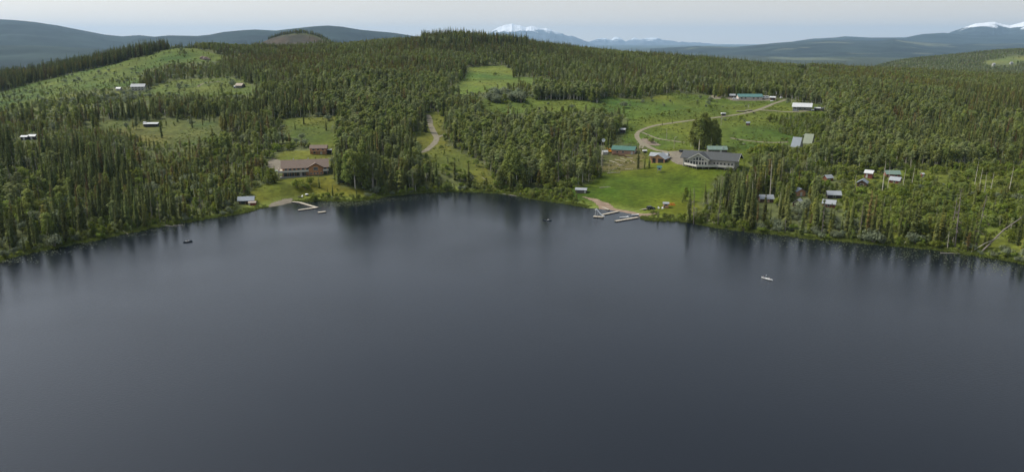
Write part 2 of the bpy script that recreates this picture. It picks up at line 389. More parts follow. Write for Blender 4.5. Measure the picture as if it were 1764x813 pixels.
def land_mat(name, noise_scales=((.35,.5),(.06,.35)), rough=.95):
    m = bpy.data.materials.new(name); m.use_nodes = True; t = m.node_tree; b = t.nodes['Principled BSDF']
    b.inputs['Roughness'].default_value = rough; b.inputs['Specular IOR Level'].default_value = .1
    at_ = t.nodes.new('ShaderNodeAttribute'); at_.attribute_name = 'tint'; g = t.nodes.new('ShaderNodeNewGeometry'); last = at_.outputs['Color']
    for s, a in noise_scales:
        nz = t.nodes.new('ShaderNodeTexNoise'); nz.inputs['Scale'].default_value = s; nz.inputs['Detail'].default_value = 5; nz.inputs['Roughness'].default_value = .65
        t.links.new(g.outputs['Position'], nz.inputs['Vector'])
        mr = t.nodes.new('ShaderNodeMapRange'); mr.inputs[1].default_value = .25; mr.inputs[2].default_value = .75; mr.inputs[3].default_value = 1-a; mr.inputs[4].default_value = 1+a
        t.links.new(nz.outputs['Fac'], mr.inputs[0])
        vm = t.nodes.new('ShaderNodeVectorMath'); vm.operation = 'SCALE'; t.links.new(last, vm.inputs[0]); t.links.new(mr.outputs[0], vm.inputs['Scale']); last = vm.outputs[0]
    t.links.new(last, b.inputs['Base Color']); return m
M['ground'] = land_mat('meadow_and_forest_floor')
def tinted(name, V, F, colr, m, kind='structure'):
    me = np_mesh(name, V, F, [m]); at_ = me.color_attributes.new('tint', 'FLOAT_COLOR', 'POINT')
    at_.data.foreach_set('color', np.asarray(colr, np.float32).reshape(-1)); o = bpy.data.objects.new(name, me); col.objects.link(o)
    return tag(o, kind=kind)
tinted('ground', np.stack([GX, GY, HT], -1).reshape(-1, 3), F, C.reshape(-1, 4), M['ground'])

# ------------------------------------------------------------------ lake water
m = bpy.data.materials.new('lake_water'); m.use_nodes = True; t = m.node_tree; b = t.nodes['Principled BSDF']
b.inputs['Base Color'].default_value = (.0055,.0080,.0125,1); b.inputs['Roughness'].default_value = .18; b.inputs['IOR'].default_value = 1.33
b.inputs['Specular IOR Level'].default_value = .5
g = t.nodes.new('ShaderNodeNewGeometry'); nz = t.nodes.new('ShaderNodeTexNoise'); nz.inputs['Scale'].default_value = 1.1; nz.inputs['Detail'].default_value = 3
mpn = t.nodes.new('ShaderNodeMapping'); mpn.inputs['Rotation'].default_value = (0,0,.5); mpn.inputs['Scale'].default_value = (1,1.8,1)
t.links.new(g.outputs['Position'], mpn.inputs[0]); t.links.new(mpn.outputs[0], nz.inputs['Vector'])
n2 = t.nodes.new('ShaderNodeTexNoise'); n2.inputs['Scale'].default_value = .012; n2.inputs['Detail'].default_value = 2; t.links.new(g.outputs['Position'], n2.inputs['Vector'])
mr = t.nodes.new('ShaderNodeMapRange'); mr.inputs[1].default_value = .3; mr.inputs[2].default_value = .7; mr.inputs[3].default_value = .35; mr.inputs[4].default_value = 1
t.links.new(n2.outputs['Fac'], mr.inputs[0])
bp = t.nodes.new('ShaderNodeBump'); bp.inputs['Distance'].default_value = .10; t.links.new(mr.outputs[0], bp.inputs['Strength'])
t.links.new(nz.outputs['Fac'], bp.inputs['Height']); t.links.new(bp.outputs[0], b.inputs['Normal'])
rr = t.nodes.new('ShaderNodeMapRange'); rr.inputs[1].default_value = .3; rr.inputs[2].default_value = .7; rr.inputs[3].default_value = .10; rr.inputs[4].default_value = .22; t.links.new(n2.outputs['Fac'], rr.inputs[0]); t.links.new(rr.outputs[0], b.inputs['Roughness'])
M['water'] = m
o = MB().add([(-520,-520,0),(520,-520,0),(520,460,0),(-520,460,0)], [(0,1,2,3)]).build('lake_water', m); tag(o, kind='structure')

# ------------------------------------------------------------------ draped sheets: gravel, beach, tracks
def drape(name, poly_px, m, cell=.7, lift=.05, ragged=1.2, world=None):
    W = world or [tuple(at(x, y)[:2]) for x, y in poly_px]
    xs = [p[0] for p in W]; ys = [p[1] for p in W]
    ax = np.arange(min(xs)-1, max(xs)+1, cell); ay = np.arange(min(ys)-1, max(ys)+1, cell)
    X, Y = np.meshgrid(ax, ay); wx = X+ragged*2*(fbm(X/4, Y/4, 71)-.5); wy = Y+ragged*2*(fbm(X/4, Y/4, 73)-.5)
    ins = inpoly(wx, wy, W); q = ins[:-1,:-1] & ins[1:,:-1] & ins[:-1,1:] & ins[1:,1:]
    I = np.arange(X.size).reshape(X.shape); F = np.stack([I[:-1,:-1], I[:-1,1:], I[1:,1:], I[1:,:-1]], -1)[q]
    used = np.unique(F); mp_ = np.full(X.size, -1); mp_[used] = np.arange(len(used))
    Z = hgt(X, Y)+lift
    V = np.stack([X, Y, Z], -1).reshape(-1, 3)[used]
    me = np_mesh(name, V, mp_[F], [m]); o = bpy.data.objects.new(name, me); col.objects.link(o); return tag(o, kind='structure')
def track(name, px, wid, m, lift=.09):
    P_ = crom([tuple(at(x, y)[:2]) for x, y in px], 8); V = []; F = []
    n = 5
    for i, (x, y) in enumerate(P_):
        a = P_[max(i-1,0)]; b = P_[min(i+1, len(P_)-1)]; d = np.array([b[0]-a[0], b[1]-a[1]]); d /= np.linalg.norm(d)+1e-9
        ww = wid*(1+.25*(vnoise(i*.7, 3, 5)-.5))
        for k in range(n):
            s = (k/(n-1)-.5)*ww; X = x-d[1]*s; Y = y+d[0]*s; V.append((X, Y, float(hgt(X, Y))+lift))
        if i:
            for k in range(n-1): F.append(((i-1)*n+k, (i-1)*n+k+1, i*n+k+1, i*n+k))
    me = np_mesh(name, np.array(V), np.array(F), [m]); o = bpy.data.objects.new(name, me); col.objects.link(o); return tag(o, kind='structure')
M['gravel'] = mat('gravel', (.155,.138,.108), .95, .2, .5, .1, detail=8)
M['sand'] = mat('brown_beach_sand', (.20,.15,.11), .95, .25, .35, .1, detail=8)
M['track'] = mat('dirt_track', (.175,.158,.115), .95, .2, .5, .1, detail=8)
M['soil'] = mat('bare_soil', (.17,.14,.11), .95, .35, .3, .1, detail=8)
drape('gravel_yard', [(1142,262),(1166,260),(1196,258),(1200,266),(1186,272),(1188,280),(1206,284),(1190,286),(1168,284),(1152,276)], M['gravel'])
drape('beach', [(994,337),(1012,339),(1030,343),(1050,351),(1062,360),(1090,364),(1112,368),(1126,366),(1136,369),(1122,372),(1112,378),(1103,378),(1086,372),(1060,368),(1040,364),(1030,358),(1024,350),(1010,343)], M['sand'], lift=.06)
drape('beach', [(462,354),(470,348),(484,344),(505,340),(508,349),(500,352),(480,358),(464,361)], M['gravel'], lift=.06)
drape('gravel_yard', [(458,289),(462,276),(474,272),(488,278),(494,286),(492,296),(482,296),(470,294)], M['gravel'])
drape('dirt_patch', [(1098,246),(1106,238),(1124,240),(1140,250),(1132,252),(1112,250)], M['soil'], lift=.04)
drape('dirt_patch', [(1220,166),(1232,163),(1246,166),(1242,171),(1226,171)], M['track'], lift=.05)
drape('dirt_patch', [(762,159),(768,156),(780,157),(778,161),(766,162)], M['track'], lift=.05)
drape('dirt_patch', [(1248,169),(1262,166),(1284,170),(1340,168),(1336,174),(1290,174),(1262,174)], M['gravel'], lift=.05)
track('road', [(737,198),(740,206),(742,216),(747,228),(752,238),(749,246),(742,253),(733,260),(722,263)], 4.2, M['track'])
track('path', [(752,238),(758,235),(764,233)], 3.0, M['track'], .10)
track('road', [(1160,268),(1146,262),(1128,258),(1112,250),(1101,242),(1097,234),(1101,227),(1114,221),(1132,216),(1160,212),(1200,207),(1240,202),(1275,197),(1305,190),(1328,181),(1345,175),(1356,172)], 3.5, M['track'])
track('path', [(1104,256),(1106,249),(1104,244)], 3.4, M['track'], .10)
track('path', [(1305,190),(1330,191),(1350,193),(1372,193),(1402,190)], 3.6, M['track'], .10)
track('path', [(1106,228),(1130,238),(1150,242),(1180,246)], 1.6, M['track'], .08)
track('path', [(770,142),(779,128),(783,120)], 2.2, M['track'], .08)
track('path', [(1258,238),(1290,243),(1330,246),(1358,245)], 2.2, M['soil'], .07)
track('path', [(415,132),(424,118),(426,104)], 4, M['soil'], .1)
track('path', [(340,150),(352,144),(380,141)], 2.5, M['track'], .08)

# ------------------------------------------------------------------ far hills and mountains
def mtn_mat(name, base, snow=None, line=400, band=120, patch=0):
    m = bpy.data.materials.new(name); m.use_nodes = True; t = m.node_tree; b = t.nodes['Principled BSDF']
    b.inputs['Roughness'].default_value = .95; b.inputs['Specular IOR Level'].default_value = .05
    g = t.nodes.new('ShaderNodeNewGeometry'); nz = t.nodes.new('ShaderNodeTexNoise'); nz.inputs['Scale'].default_value = .0018; nz.inputs['Detail'].default_value = 8
    t.links.new(g.outputs['Position'], nz.inputs['Vector'])
    rp = t.nodes.new('ShaderNodeValToRGB'); e = rp.color_ramp.elements; e[0].position = .35; e[1].position = .68
    e[0].color = (*[c*.6 for c in base], 1); e[1].color = (*[c*1.35 for c in base], 1); t.links.new(nz.outputs['Fac'], rp.inputs[0]); last = rp.outputs[0]
    if patch:
        vo = t.nodes.new('ShaderNodeTexNoise'); vo.inputs['Scale'].default_value = .0011; vo.inputs['Detail'].default_value = 3
        t.links.new(g.outputs['Position'], vo.inputs['Vector']); r3 = t.nodes.new('ShaderNodeValToRGB'); r3.color_ramp.elements[0].position = .60; r3.color_ramp.elements[1].position = .64
        t.links.new(vo.outputs['Fac'], r3.inputs[0]); mm = t.nodes.new('ShaderNodeMix'); mm.data_type = 'RGBA'; mm.inputs[7].default_value = (.095,.105,.07,1)
        t.links.new(r3.outputs[0], mm.inputs[0]); t.links.new(last, mm.inputs[6]); last = mm.outputs[2]
    if snow:
        sx = t.nodes.new('ShaderNodeSeparateXYZ'); t.links.new(g.outputs['Position'], sx.inputs[0])
        n2 = t.nodes.new('ShaderNodeTexNoise'); n2.inputs['Scale'].default_value = snow; n2.inputs['Detail'].default_value = 7; n2.inputs['Roughness'].default_value = .7
        mpn = t.nodes.new('ShaderNodeMapping'); mpn.inputs['Scale'].default_value = (1, 1, .35)
        t.links.new(g.outputs['Position'], mpn.inputs[0]); t.links.new(mpn.outputs[0], n2.inputs['Vector'])
        a = t.nodes.new('ShaderNodeMath'); a.operation = 'MULTIPLY_ADD'; a.inputs[1].default_value = band*4; t.links.new(n2.outputs['Fac'], a.inputs[0]); t.links.new(sx.outputs['Z'], a.inputs[2])
        r = t.nodes.new('ShaderNodeMapRange'); r.inputs[1].default_value = line+band*2-band*.12; r.inputs[2].default_value = line+band*2+band*.12; t.links.new(a.outputs[0], r.inputs[0])
        mm = t.nodes.new('ShaderNodeMix'); mm.data_type = 'RGBA'; mm.inputs[7].default_value = (.62,.66,.70,1) if 'faint' in name else (.66,.69,.73,1)
        t.links.new(r.outputs[0], mm.inputs[0]); t.links.new(last, mm.inputs[6]); last = mm.outputs[2]
    t.links.new(last, b.inputs['Base Color']); return m
def ridge(name, prof, D, width, m, rough=60, seed=0, nx=260, ny=34, base=-90, jag=0.0, spur=1.0):
    """a range of hills: crest heights taken along its skyline, spurs and gullies running down both sides"""
    xs = np.linspace(prof[0][0], prof[-1][0], nx); ys = np.interp(xs, [p[0] for p in prof], [p[1] for p in prof])
    ys = ys + jag*2*(fbm(xs/14, xs*0, seed+5, 5)-.5)
    dirs = np.array([ray(x, y) for x, y in zip(xs, ys)])
    V = np.zeros((ny, nx, 3)); ct = None
    for j in range(ny):
        s = j/(ny-1)*1.6-1.0                                     # -1 foot in front, 0 crest, .6 behind
        Y = D + s*width; X = dirs[:,0]/dirs[:,1]*(D + s*width*(1.0))
        top = CAMH + dirs[:,2]/dirs[:,1]*D
        k = 1-abs(s)**1.15 if s < 0 else 1-(s/.6)**1.5
        gul = rough*(fbm(X/(width*.16), Y/(width*.25)+seed, seed, 5)-.5)*2*spur
        V[j,:,0] = X; V[j,:,1] = Y; V[j,:,2] = base+(top-base)*k + gul*np.sin(math.pi*min(1, abs(s))) - abs(s)*rough*.3
    I = np.arange(nx*ny).reshape(ny, nx); F = np.stack([I[:-1,:-1], I[:-1,1:], I[1:,1:], I[1:,:-1]], -1).reshape(-1, 4)
    me = np_mesh(name, V.reshape(-1, 3), F, [m]); o = bpy.data.objects.new(name, me); col.objects.link(o); return tag(o, kind='structure')
ridge('mountain', [(-420,60),(-260,34),(-120,28),(0,33),(30,35),(60,38),(100,44),(125,49),(150,54),(180,60),(210,63),(240,61),(280,65),(330,80)], 10500, 4800,
      mtn_mat('forested_mountain', (.020,.032,.028), .004, 372, 26), 70, 3)
ridge('hills', [(180,84),(240,66),(290,61),(340,62),(360,60),(385,55),(420,52),(440,51),(475,53),(500,50),(535,46),(565,44),(590,46),(620,51),(650,54),(680,57),(710,62),(760,70),(820,84)], 9000, 3600,
      mtn_mat('forested_hills', (.020,.032,.028)), 60, 8)
ridge('hills', [(-420,88),(-200,80),(-60,77),(60,79),(160,84),(260,92),(340,100)], 6200, 2000, mtn_mat('low_forest_hills', (.024,.036,.028)), 30, 12)
ridge('mountain', [(800,76),(838,61),(852,52),(862,46),(872,42),(882,40),(890,44),(898,46),(906,47),(915,44),(924,46),(934,50),(942,49),(952,53),(962,57),(972,60),(984,61),(994,65),(1004,71),(1030,80)], 34000, 6500,
      mtn_mat('snowy_mountain', (.07,.085,.10), .0013, 500, 200), 230, 4, 420, 46, jag=3.0, base=-80, spur=1.3)
ridge('mountain', [(990,80),(1020,70),(1036,66),(1050,68),(1064,65),(1078,69),(1092,67),(1104,69),(1122,66),(1138,68),(1152,71),(1190,73),(1230,77),(1290,84)], 43000, 6000,
      mtn_mat('faint_snow_range', (.09,.10,.11), .0016, 170, 150), 200, 6, 300, 30, jag=4.0, spur=1.2)
ridge('hills', [(1120,84),(1200,80),(1262,82),(1290,79),(1340,74),(1380,71),(1430,69),(1470,70),(1520,70),(1538,67),(1560,70),(1600,74),(1660,76),(1764,75),(1980,74)], 12500, 5200,
      mtn_mat('valley_hills', (.026,.038,.032), patch=1), 50, 16)
ridge('hills', [(1280,84),(1350,76),(1372,71),(1400,67),(1440,65),(1455,63),(1500,65),(1560,65),(1590,59),(1625,57),(1660,60),(1740,60),(1980,62)], 17000, 5000,
      mtn_mat('second_valley_hills', (.028,.042,.038)), 70, 19)
ridge('mountain', [(1560,84),(1600,66),(1630,58),(1652,50),(1668,45),(1680,41),(1700,39),(1715,38),(1728,42),(1740,44),(1752,41),(1764,38),(1800,36),(1860,44),(1980,60)], 21000, 5200,
      mtn_mat('snow_capped_mountain', (.034,.046,.044), .0020, 440, 150), 160, 23, 300, 40, jag=1.2)

# ------------------------------------------------------------------ air
m = bpy.data.materials.new('air'); m.use_nodes = True; t = m.node_tree; t.nodes.clear()
om = t.nodes.new('ShaderNodeOutputMaterial'); pv = t.nodes.new('ShaderNodeVolumePrincipled')
pv.inputs['Color'].default_value = (.46,.70,.98,1); pv.inputs['Density'].default_value = 2.8e-5; pv.inputs['Anisotropy'].default_value = .1
t.links.new(pv.outputs[0], om.inputs['Volume'])
hz = MB().box(-52000, 52000, -52000, 52000, -260, 980).build('haze', m); tag(hz, kind='stuff')
# ------------------------------------------------------------------ tree meshes (built one unit = one metre, then scaled)
def make_spruce(seed, H=20, R=2.1, lv=24, bare=.06, pw=.85, dens=1.0, mi=0, up=-.35):
    r = random.Random(seed); c = MB(); t = MB()
    t.tube([(0,0,-.8),(0,0,H*.5),(0,0,H*.99)], [H*.013, H*.008, .03], 5, False)
    for i in range(lv):
        f = bare + (1-bare)*(i+.5*r.random())/lv; z = H*f
        rad = R*((1-f)/(1-bare))**pw*(.75+.5*r.random()) + .18
        if f < bare+.12: rad *= .6+.4*(f-bare)/.12
        n = max(4, int(7*dens)) if f < .8 else 5
        a0 = r.random()*6.28
        for k in range(n):
            if r.random() > .93*dens: continue
            a = a0 + 6.283*k/n + r.uniform(-.3,.3); L = rad*r.uniform(.7,1.2); w_ = L*r.uniform(.28,.42)+.1
            ca, sa = math.cos(a), math.sin(a); dz = L*up*r.uniform(.6,1.4); th = H/lv*.55
            p0 = (0,0,z+th*.5); pt = (ca*L, sa*L, z+dz)
            m1 = (ca*L*.55-sa*w_, sa*L*.55+ca*w_, z+dz*.45-th*.5); m2 = (ca*L*.55+sa*w_, sa*L*.55-ca*w_, z+dz*.45-th*.5)
            mm = (ca*L*.6, sa*L*.6, z+dz*.35+th*.25)
            c.add([p0, m1, pt, m2, mm], [(0,1,4),(1,2,4),(0,4,3),(4,2,3)])
            if L > .9 and r.random() < .75:                       # hanging twigs below the bough
                b = r.uniform(.35,.8); q = (ca*L*b, sa*L*b, z+dz*b)
                c.add([(q[0]-sa*w_*.6, q[1]+ca*w_*.6, q[2]), (q[0]+sa*w_*.6, q[1]-ca*w_*.6, q[2]), (q[0]+ca*.1, q[1]+sa*.1, q[2]-th*r.uniform(.9,1.7))], [(0,1,2)])
    c.add([(0,0,H*1.02),(.14,0,H*.95),(-.07,.12,H*.95),(-.07,-.12,H*.95)], [(0,1,2),(0,2,3),(0,3,1)])
    return c, t
def leafball(c, r, cx, cy, cz, rx, rz, n, s):
    for _ in range(n):
        a = r.random()*6.283; b = r.uniform(-.75,1); q = math.sqrt(max(0,1-b*b)); k = r.uniform(.55,1.08)
        x = cx+math.cos(a)*q*rx*k; y = cy+math.sin(a)*q*rx*k; z = cz+b*rz*k
        nrm = Vector((math.cos(a)*q+r.uniform(-.5,.5), math.sin(a)*q+r.uniform(-.5,.5), b+.35+r.uniform(-.5,.5))).normalized()
        u = nrm.orthogonal().normalized(); v = nrm.cross(u); th = r.random()*3.14; u, v = u*math.cos(th)+v*math.sin(th), v*math.cos(th)-u*math.sin(th)
        s1 = s*r.uniform(.6,1.3); s2 = s*r.uniform(.5,1.1); p = Vector((x,y,z))
        c.add([p-u*s1-v*s2*.3, p+u*s1*.2-v*s2, p+u*s1+v*s2*.2, p-u*s1*.1+v*s2], [(0,1,2,3)])
def make_leafy(seed, H=17, R=3.1, base=.40, clumps=13, per=80, s=.33, stems=1, tr=.0135):
    r = random.Random(seed); c = MB(); t = MB()
    for q in range(stems):
        a = r.random()*6.28; ln = r.uniform(0,.05)*H*(1 if stems == 1 else 2.0); dx, dy = math.cos(a)*ln, math.sin(a)*ln
        hh = H*r.uniform(.86,.97); mid = (dx*.4+r.uniform(-.2,.2), dy*.4+r.uniform(-.2,.2), hh*.5)
        t.tube([(0,0,-.8), mid, (dx,dy,hh)], [H*tr, H*tr*.75, .04], 5, False)
        for k in range(clumps//stems):
            f = base + (1-base)*(k+.6)/(clumps/stems); env = math.sin(math.pi*min(1, .18+.80*(f-base)/(1-base)))**.7
            a = r.random()*6.28; off = R*env*r.uniform(.15,.75); x = dx*f+math.cos(a)*off; y = dy*f+math.sin(a)*off
            cr_ = R*r.uniform(.38,.62)*(0.55+.5*env)
            if k % 3 == 0: t.tube([(dx*f*.8, dy*f*.8, H*(f-.07)), (x, y, H*f)], [.07,.03], 3, False)
            leafball(c, r, x, y, H*f*.98, cr_, cr_*r.uniform(.7,1.0), per, s)
    return c, t
def make_shrub(seed, H=2.6, R=1.9, clumps=6, per=60, s=.19):
    r = random.Random(seed); c = MB(); t = MB()
    for k in range(clumps):
        a = r.random()*6.28; off = R*r.uniform(.1,.65); x, y = math.cos(a)*off, math.sin(a)*off; h = H*r.uniform(.45,.8)
        t.tube([(0,0,-.2),(x*.8,y*.8,h)], [.05,.02], 3, False)
        leafball(c, r, x, y, h, R*r.uniform(.35,.5), H*r.uniform(.25,.4), per, s)
    return c, t
def make_snag(seed, H=17, nb=26, droop=-.15, L0=1.5):
    r = random.Random(seed); t = MB(); b = MB(); lx, ly = r.uniform(-.6,.6), r.uniform(-.6,.6)
    t.tube([(0,0,-.8),(lx*.5,ly*.5,H*.5),(lx,ly,H)], [H*.013,H*.009,.05], 5, False)
    for k in range(nb):
        f = r.uniform(.2,.97); a = r.random()*6.28; L = L0*(1.1-f)*r.uniform(.5,1.3)+.25; z = H*f
        b.tube([(lx*f,ly*f,z),(lx*f+math.cos(a)*L, ly*f+math.sin(a)*L, z+L*droop*r.uniform(-.5,2))], [.06,.02], 3, False)
        if r.random() < .6:
            q = .6; x, y = lx*f+math.cos(a)*L*q, ly*f+math.sin(a)*L*q
            b.tube([(x,y,z+L*q*droop),(x+math.cos(a+.7)*L*.5, y+math.sin(a+.7)*L*.5, z+L*droop-.2)], [.04,.015], 3, False)
    return b, t
PROTO = {}       # kind -> list of (height, crown mesh, trunk mesh, joined mesh object kept out of the scene, look)
def proto(kind, H, ct, crown_m, trunk_m, look, cn='crown'):
    c, t = ct
    cm = c.mesh(kind+'_'+cn, crown_m); tm = t.mesh(kind+'_trunk', trunk_m)
    j = MB(); j.add(c.v, c.f); j.mi = 1; j.add(t.v, t.f); jm = j.mesh(kind+'_whole', [crown_m, trunk_m])
    o = bpy.data.objects.new(kind+'_whole', jm)
    PROTO.setdefault(kind, []).append((H, cm, tm, o, look))
sp = M['spruce']
proto('spruce_tree', 20, make_spruce(1), sp, M['bark'], 'dense pointed')
proto('spruce_tree', 20, make_spruce(2, R=1.6, lv=28), sp, M['bark'], 'very narrow')
proto('spruce_tree', 20, make_spruce(3, R=2.6, lv=22, pw=.95), sp, M['bark'], 'broad-skirted')
proto('spruce_tree', 20, make_spruce(4, R=1.7, dens=.75, bare=.22), sp, M['bark'], 'thin ragged')
proto('spruce_tree', 20, make_spruce(5, R=1.5, dens=.8, bare=.12, pw=.6), M['spruce_rust'], M['bark'], 'rust-tinted')
proto('spruce_tree', 20, make_spruce(6, R=2.0, bare=.03, pw=.75), sp, M['bark'], 'column-like')
proto('pine_tree', 15, make_spruce(11, 15, 2.0, 14, .28, .5, .9, up=.12), M['pine'], M['bark'], 'round-topped')
proto('pine_tree', 15, make_spruce(12, 15, 1.7, 16, .18, .6, .9, up=.1), M['pine'], M['bark'], 'slim olive')
proto('pine_tree', 15, make_spruce(13, 15, 2.3, 13, .12, .6, 1.0, up=.08), M['pine'], M['bark'], 'bushy yellow-olive')
proto('pine_tree', 15, make_spruce(14, 15, 1.8, 14, .3, .5, .8, up=.1), M['spruce_rust'], M['bark'], 'brownish thinning')
A_, P_ = M['aspen'], M['poplar']
proto('aspen_tree', 17, make_leafy(21), A_, M['white_bark'], 'pale-trunked')
proto('aspen_tree', 17, make_leafy(22, R=2.4, base=.58, clumps=8), A_, M['white_bark'], 'small-crowned')
proto('aspen_tree', 17, make_leafy(23, R=3.5, base=.35, clumps=15, per=80), P_, M['white_bark'], 'broad-crowned')
proto('aspen_tree', 17, make_leafy(24, R=2.6, base=.5, clumps=9, tr=.011), P_, M['white_bark'], 'thin-stemmed')
proto('aspen_tree', 17, make_leafy(25, R=3.1, base=.3, clumps=14, stems=2), A_, M['white_bark'], 'twin-stemmed')
proto('aspen_tree', 17, make_leafy(26, R=3.9, base=.07, clumps=26, per=75, s=.38), P_, M['bark'], 'full-crowned')
proto('young_poplar', 7, make_leafy(31, 7, 1.9, .12, 9, 60, .22), P_, M['twig'], 'rounded')
proto('young_poplar', 7, make_leafy(32, 7, 2.2, .1, 10, 60, .24, 2), M['alder'], M['twig'], 'bushy bright green')
proto('young_poplar', 7, make_leafy(33, 7, 1.7, .15, 8, 60, .2), A_, M['twig'], 'slim grey-green')
proto('willow_shrub', 3, make_shrub(41, 3.2, 2.3, 8), M['willow'], M['twig'], 'domed grey-green', 'foliage')
proto('willow_shrub', 3, make_shrub(42, 2.8, 1.9, 7), M['willow'], M['twig'], 'loose grey-green', 'foliage')
proto('alder_shrub', 2.4, make_shrub(43, 2.6, 1.9), M['alder'], M['twig'], 'lush green', 'foliage')
proto('alder_shrub', 2.4, make_shrub(44, 2.2, 1.6, 5), M['alder'], M['twig'], 'low green', 'foliage')
proto('alder_shrub', 2.4, make_shrub(45, 2.8, 1.7, 6), P_, M['twig'], 'upright dull green', 'foliage')
proto('dead_tree', 17, make_snag(51), M['twig'], M['grey_wood'], 'bare grey', 'branches')
proto('dead_tree', 17, make_snag(52, 17, 40, -.3, 1.9), M['twig'], M['grey_wood'], 'twiggy grey-brown', 'branches')
proto('dead_tree', 13, make_snag(53, 13, 7, -.1, .8), M['twig'], M['white_bark'], 'limbless pale', 'branches')

# ------------------------------------------------------------------ where trees stand: areas in photograph pixels of their foot -> mix
#    mix: (spruce, pine, aspen, young poplar, willow, alder, dead), spacing in metres, height factor
K7 = ['spruce_tree','pine_tree','aspen_tree','young_poplar','willow_shrub','alder_shrub','dead_tree']
FZ = [
 ('ridge_left', [(-200,176),(-200,120),(0,128),(130,95),(290,62),(330,70),(300,84),(200,112),(80,140),(0,162)], (.8,.2,0,0,0,0,0), 3.6, 1.25),
 ('crest_left', [(296,86),(330,60),(460,66),(470,88),(400,98),(388,98),(330,82)], (.5,.1,.4,0,0,0,0), 4.6, .95),
 ('band_left', [(0,215),(0,190),(60,196),(180,186),(300,168),(470,166),(580,160),(600,205),(480,205),(300,205),(170,206),(60,214)], (.62,.1,.28,0,0,0,0), 4.0, .95),
 ('birch_left', [(60,196),(60,166),(180,150),(262,158),(262,148),(250,120),(300,112),(392,112),(400,140),(260,140),(300,166),(180,186)], (.08,.12,.55,.2,.05,0,0), 4.2, .72),
 ('pine_mid', [(240,135),(250,118),(300,106),(380,102),(410,98),(600,98),(740,92),(770,110),(740,140),(600,135),(480,134),(400,134)], (.06,.70,.22,0,0,0,.02), 3.8, .78),
 ('summit', [(725,84),(735,45),(900,45),(930,80),(840,82)], (.75,.12,.12,0,0,0,.01), 4.4, 1.28),
 ('hilltop', [(440,110),(440,66),(600,60),(700,55),(860,50),(870,110),(780,112),(600,98)], (.34,.33,.3,.02,0,0,.01), 4.3, .88),
 ('aspen_mid', [(440,166),(440,136),(600,135),(740,138),(790,150),(780,205),(700,205),(600,200),(580,162)], (.05,.08,.80,.05,0,0,.02), 4.2, .95),
 ('aspen_back', [(780,205),(840,198),(900,200),(1060,202),(1060,225),(1040,258),(1034,300),(1000,322),(930,324),(860,330),(850,300),(800,264),(775,240)], (.05,.04,.74,.13,0,0,.04), 4.2, .97),
 ('spruce_clump', [(1005,218),(1020,200),(1084,206),(1088,228),(1074,246),(1050,262),(1020,250)], (.85,.05,.1,0,0,0,0), 4.2, .8),
 ('spruce_mid', [(575,300),(565,262),(580,205),(700,200),(728,215),(705,262),(735,268),(735,332),(640,335),(585,325)], (.30,.05,.52,.09,0,0,.04), 4.4, .98),
 ('shore_knoll', [(740,332),(740,300),(790,300),(850,312),(880,335),(850,333)], (.30,0,.15,.15,0,.25,.15), 5.5, .62),
 ('slope_mid', [(735,300),(735,262),(800,268),(850,296),(850,320),(790,302)], (.05,0,.0,.25,0,.6,.1), 7, .5),
 ('young_pines', [(-200,262),(-200,214),(0,214),(60,214),(170,228),(225,236),(250,252),(190,268),(60,262)], (.10,.38,.06,.38,.03,.05,0), 3.4, .50),
 ('left_understory', [(240,330),(250,285),(330,270),(440,268),(470,282),(455,318),(432,330),(420,350),(330,368),(260,372)], (.20,.10,.10,.34,.08,.15,.03), 3.9, .72),
 ('front_left', [(-300,560),(-300,215),(60,214),(170,228),(225,236),(250,252),(300,258),(370,244),(385,236),(480,240),(535,250),(530,262),(478,262),(470,280),(455,300),(455,318),(432,330),(425,350),(400,372),(300,390),(150,420)], (.50,.06,.05,.13,.05,.16,.05), 4.5, 1.0),
 ('band_right', [(870,108),(870,60),(1100,66),(1500,90),(1500,122),(1380,118),(1160,112),(1000,122)], (.58,.16,.25,0,0,0,.01), 4.0, .95),
 ('mix_right', [(870,112),(1000,118),(1160,112),(1380,118),(1420,130),(1345,168),(1262,160),(1160,158),(1100,172),(960,168),(965,142),(930,134),(884,120)], (.22,.08,.54,.12,.02,0,.02), 4.4, .85),
 ('aspen_right', [(1345,168),(1345,140),(1500,150),(1640,170),(1640,200),(1620,205),(1418,205),(1418,182)], (.10,.06,.80,.02,0,0,.02), 3.9, .95),
 ('pine_right', [(1400,140),(1500,105),(1640,108),(2000,118),(2000,215),(1640,206),(1620,168),(1500,150)], (.24,.38,.33,.02,0,0,.03), 4.0, .9),
 ('aspen_low', [(1400,205),(2000,212),(2000,285),(1600,290),(1464,302),(1350,315),(1290,300),(1290,270),(1345,258),(1400,236)], (.09,.04,.70,.12,0,.02,.03), 4.2, .86),
 ('cabin_mix', [(1350,300),(1466,296),(1444,335),(1460,365),(1474,405),(1500,424),(1400,416),(1290,404),(1290,350),(1350,330)], (.42,.03,.28,.12,.0,.12,.03), 4.2, .98),
 ('cabin_wood', [(1180,384),(1200,372),(1215,330),(1240,300),(1280,288),(1350,300),(1350,330),(1290,350),(1290,402),(1205,388)], (.84,.02,.02,.03,0,.06,.03), 3.9, 1.12),
]
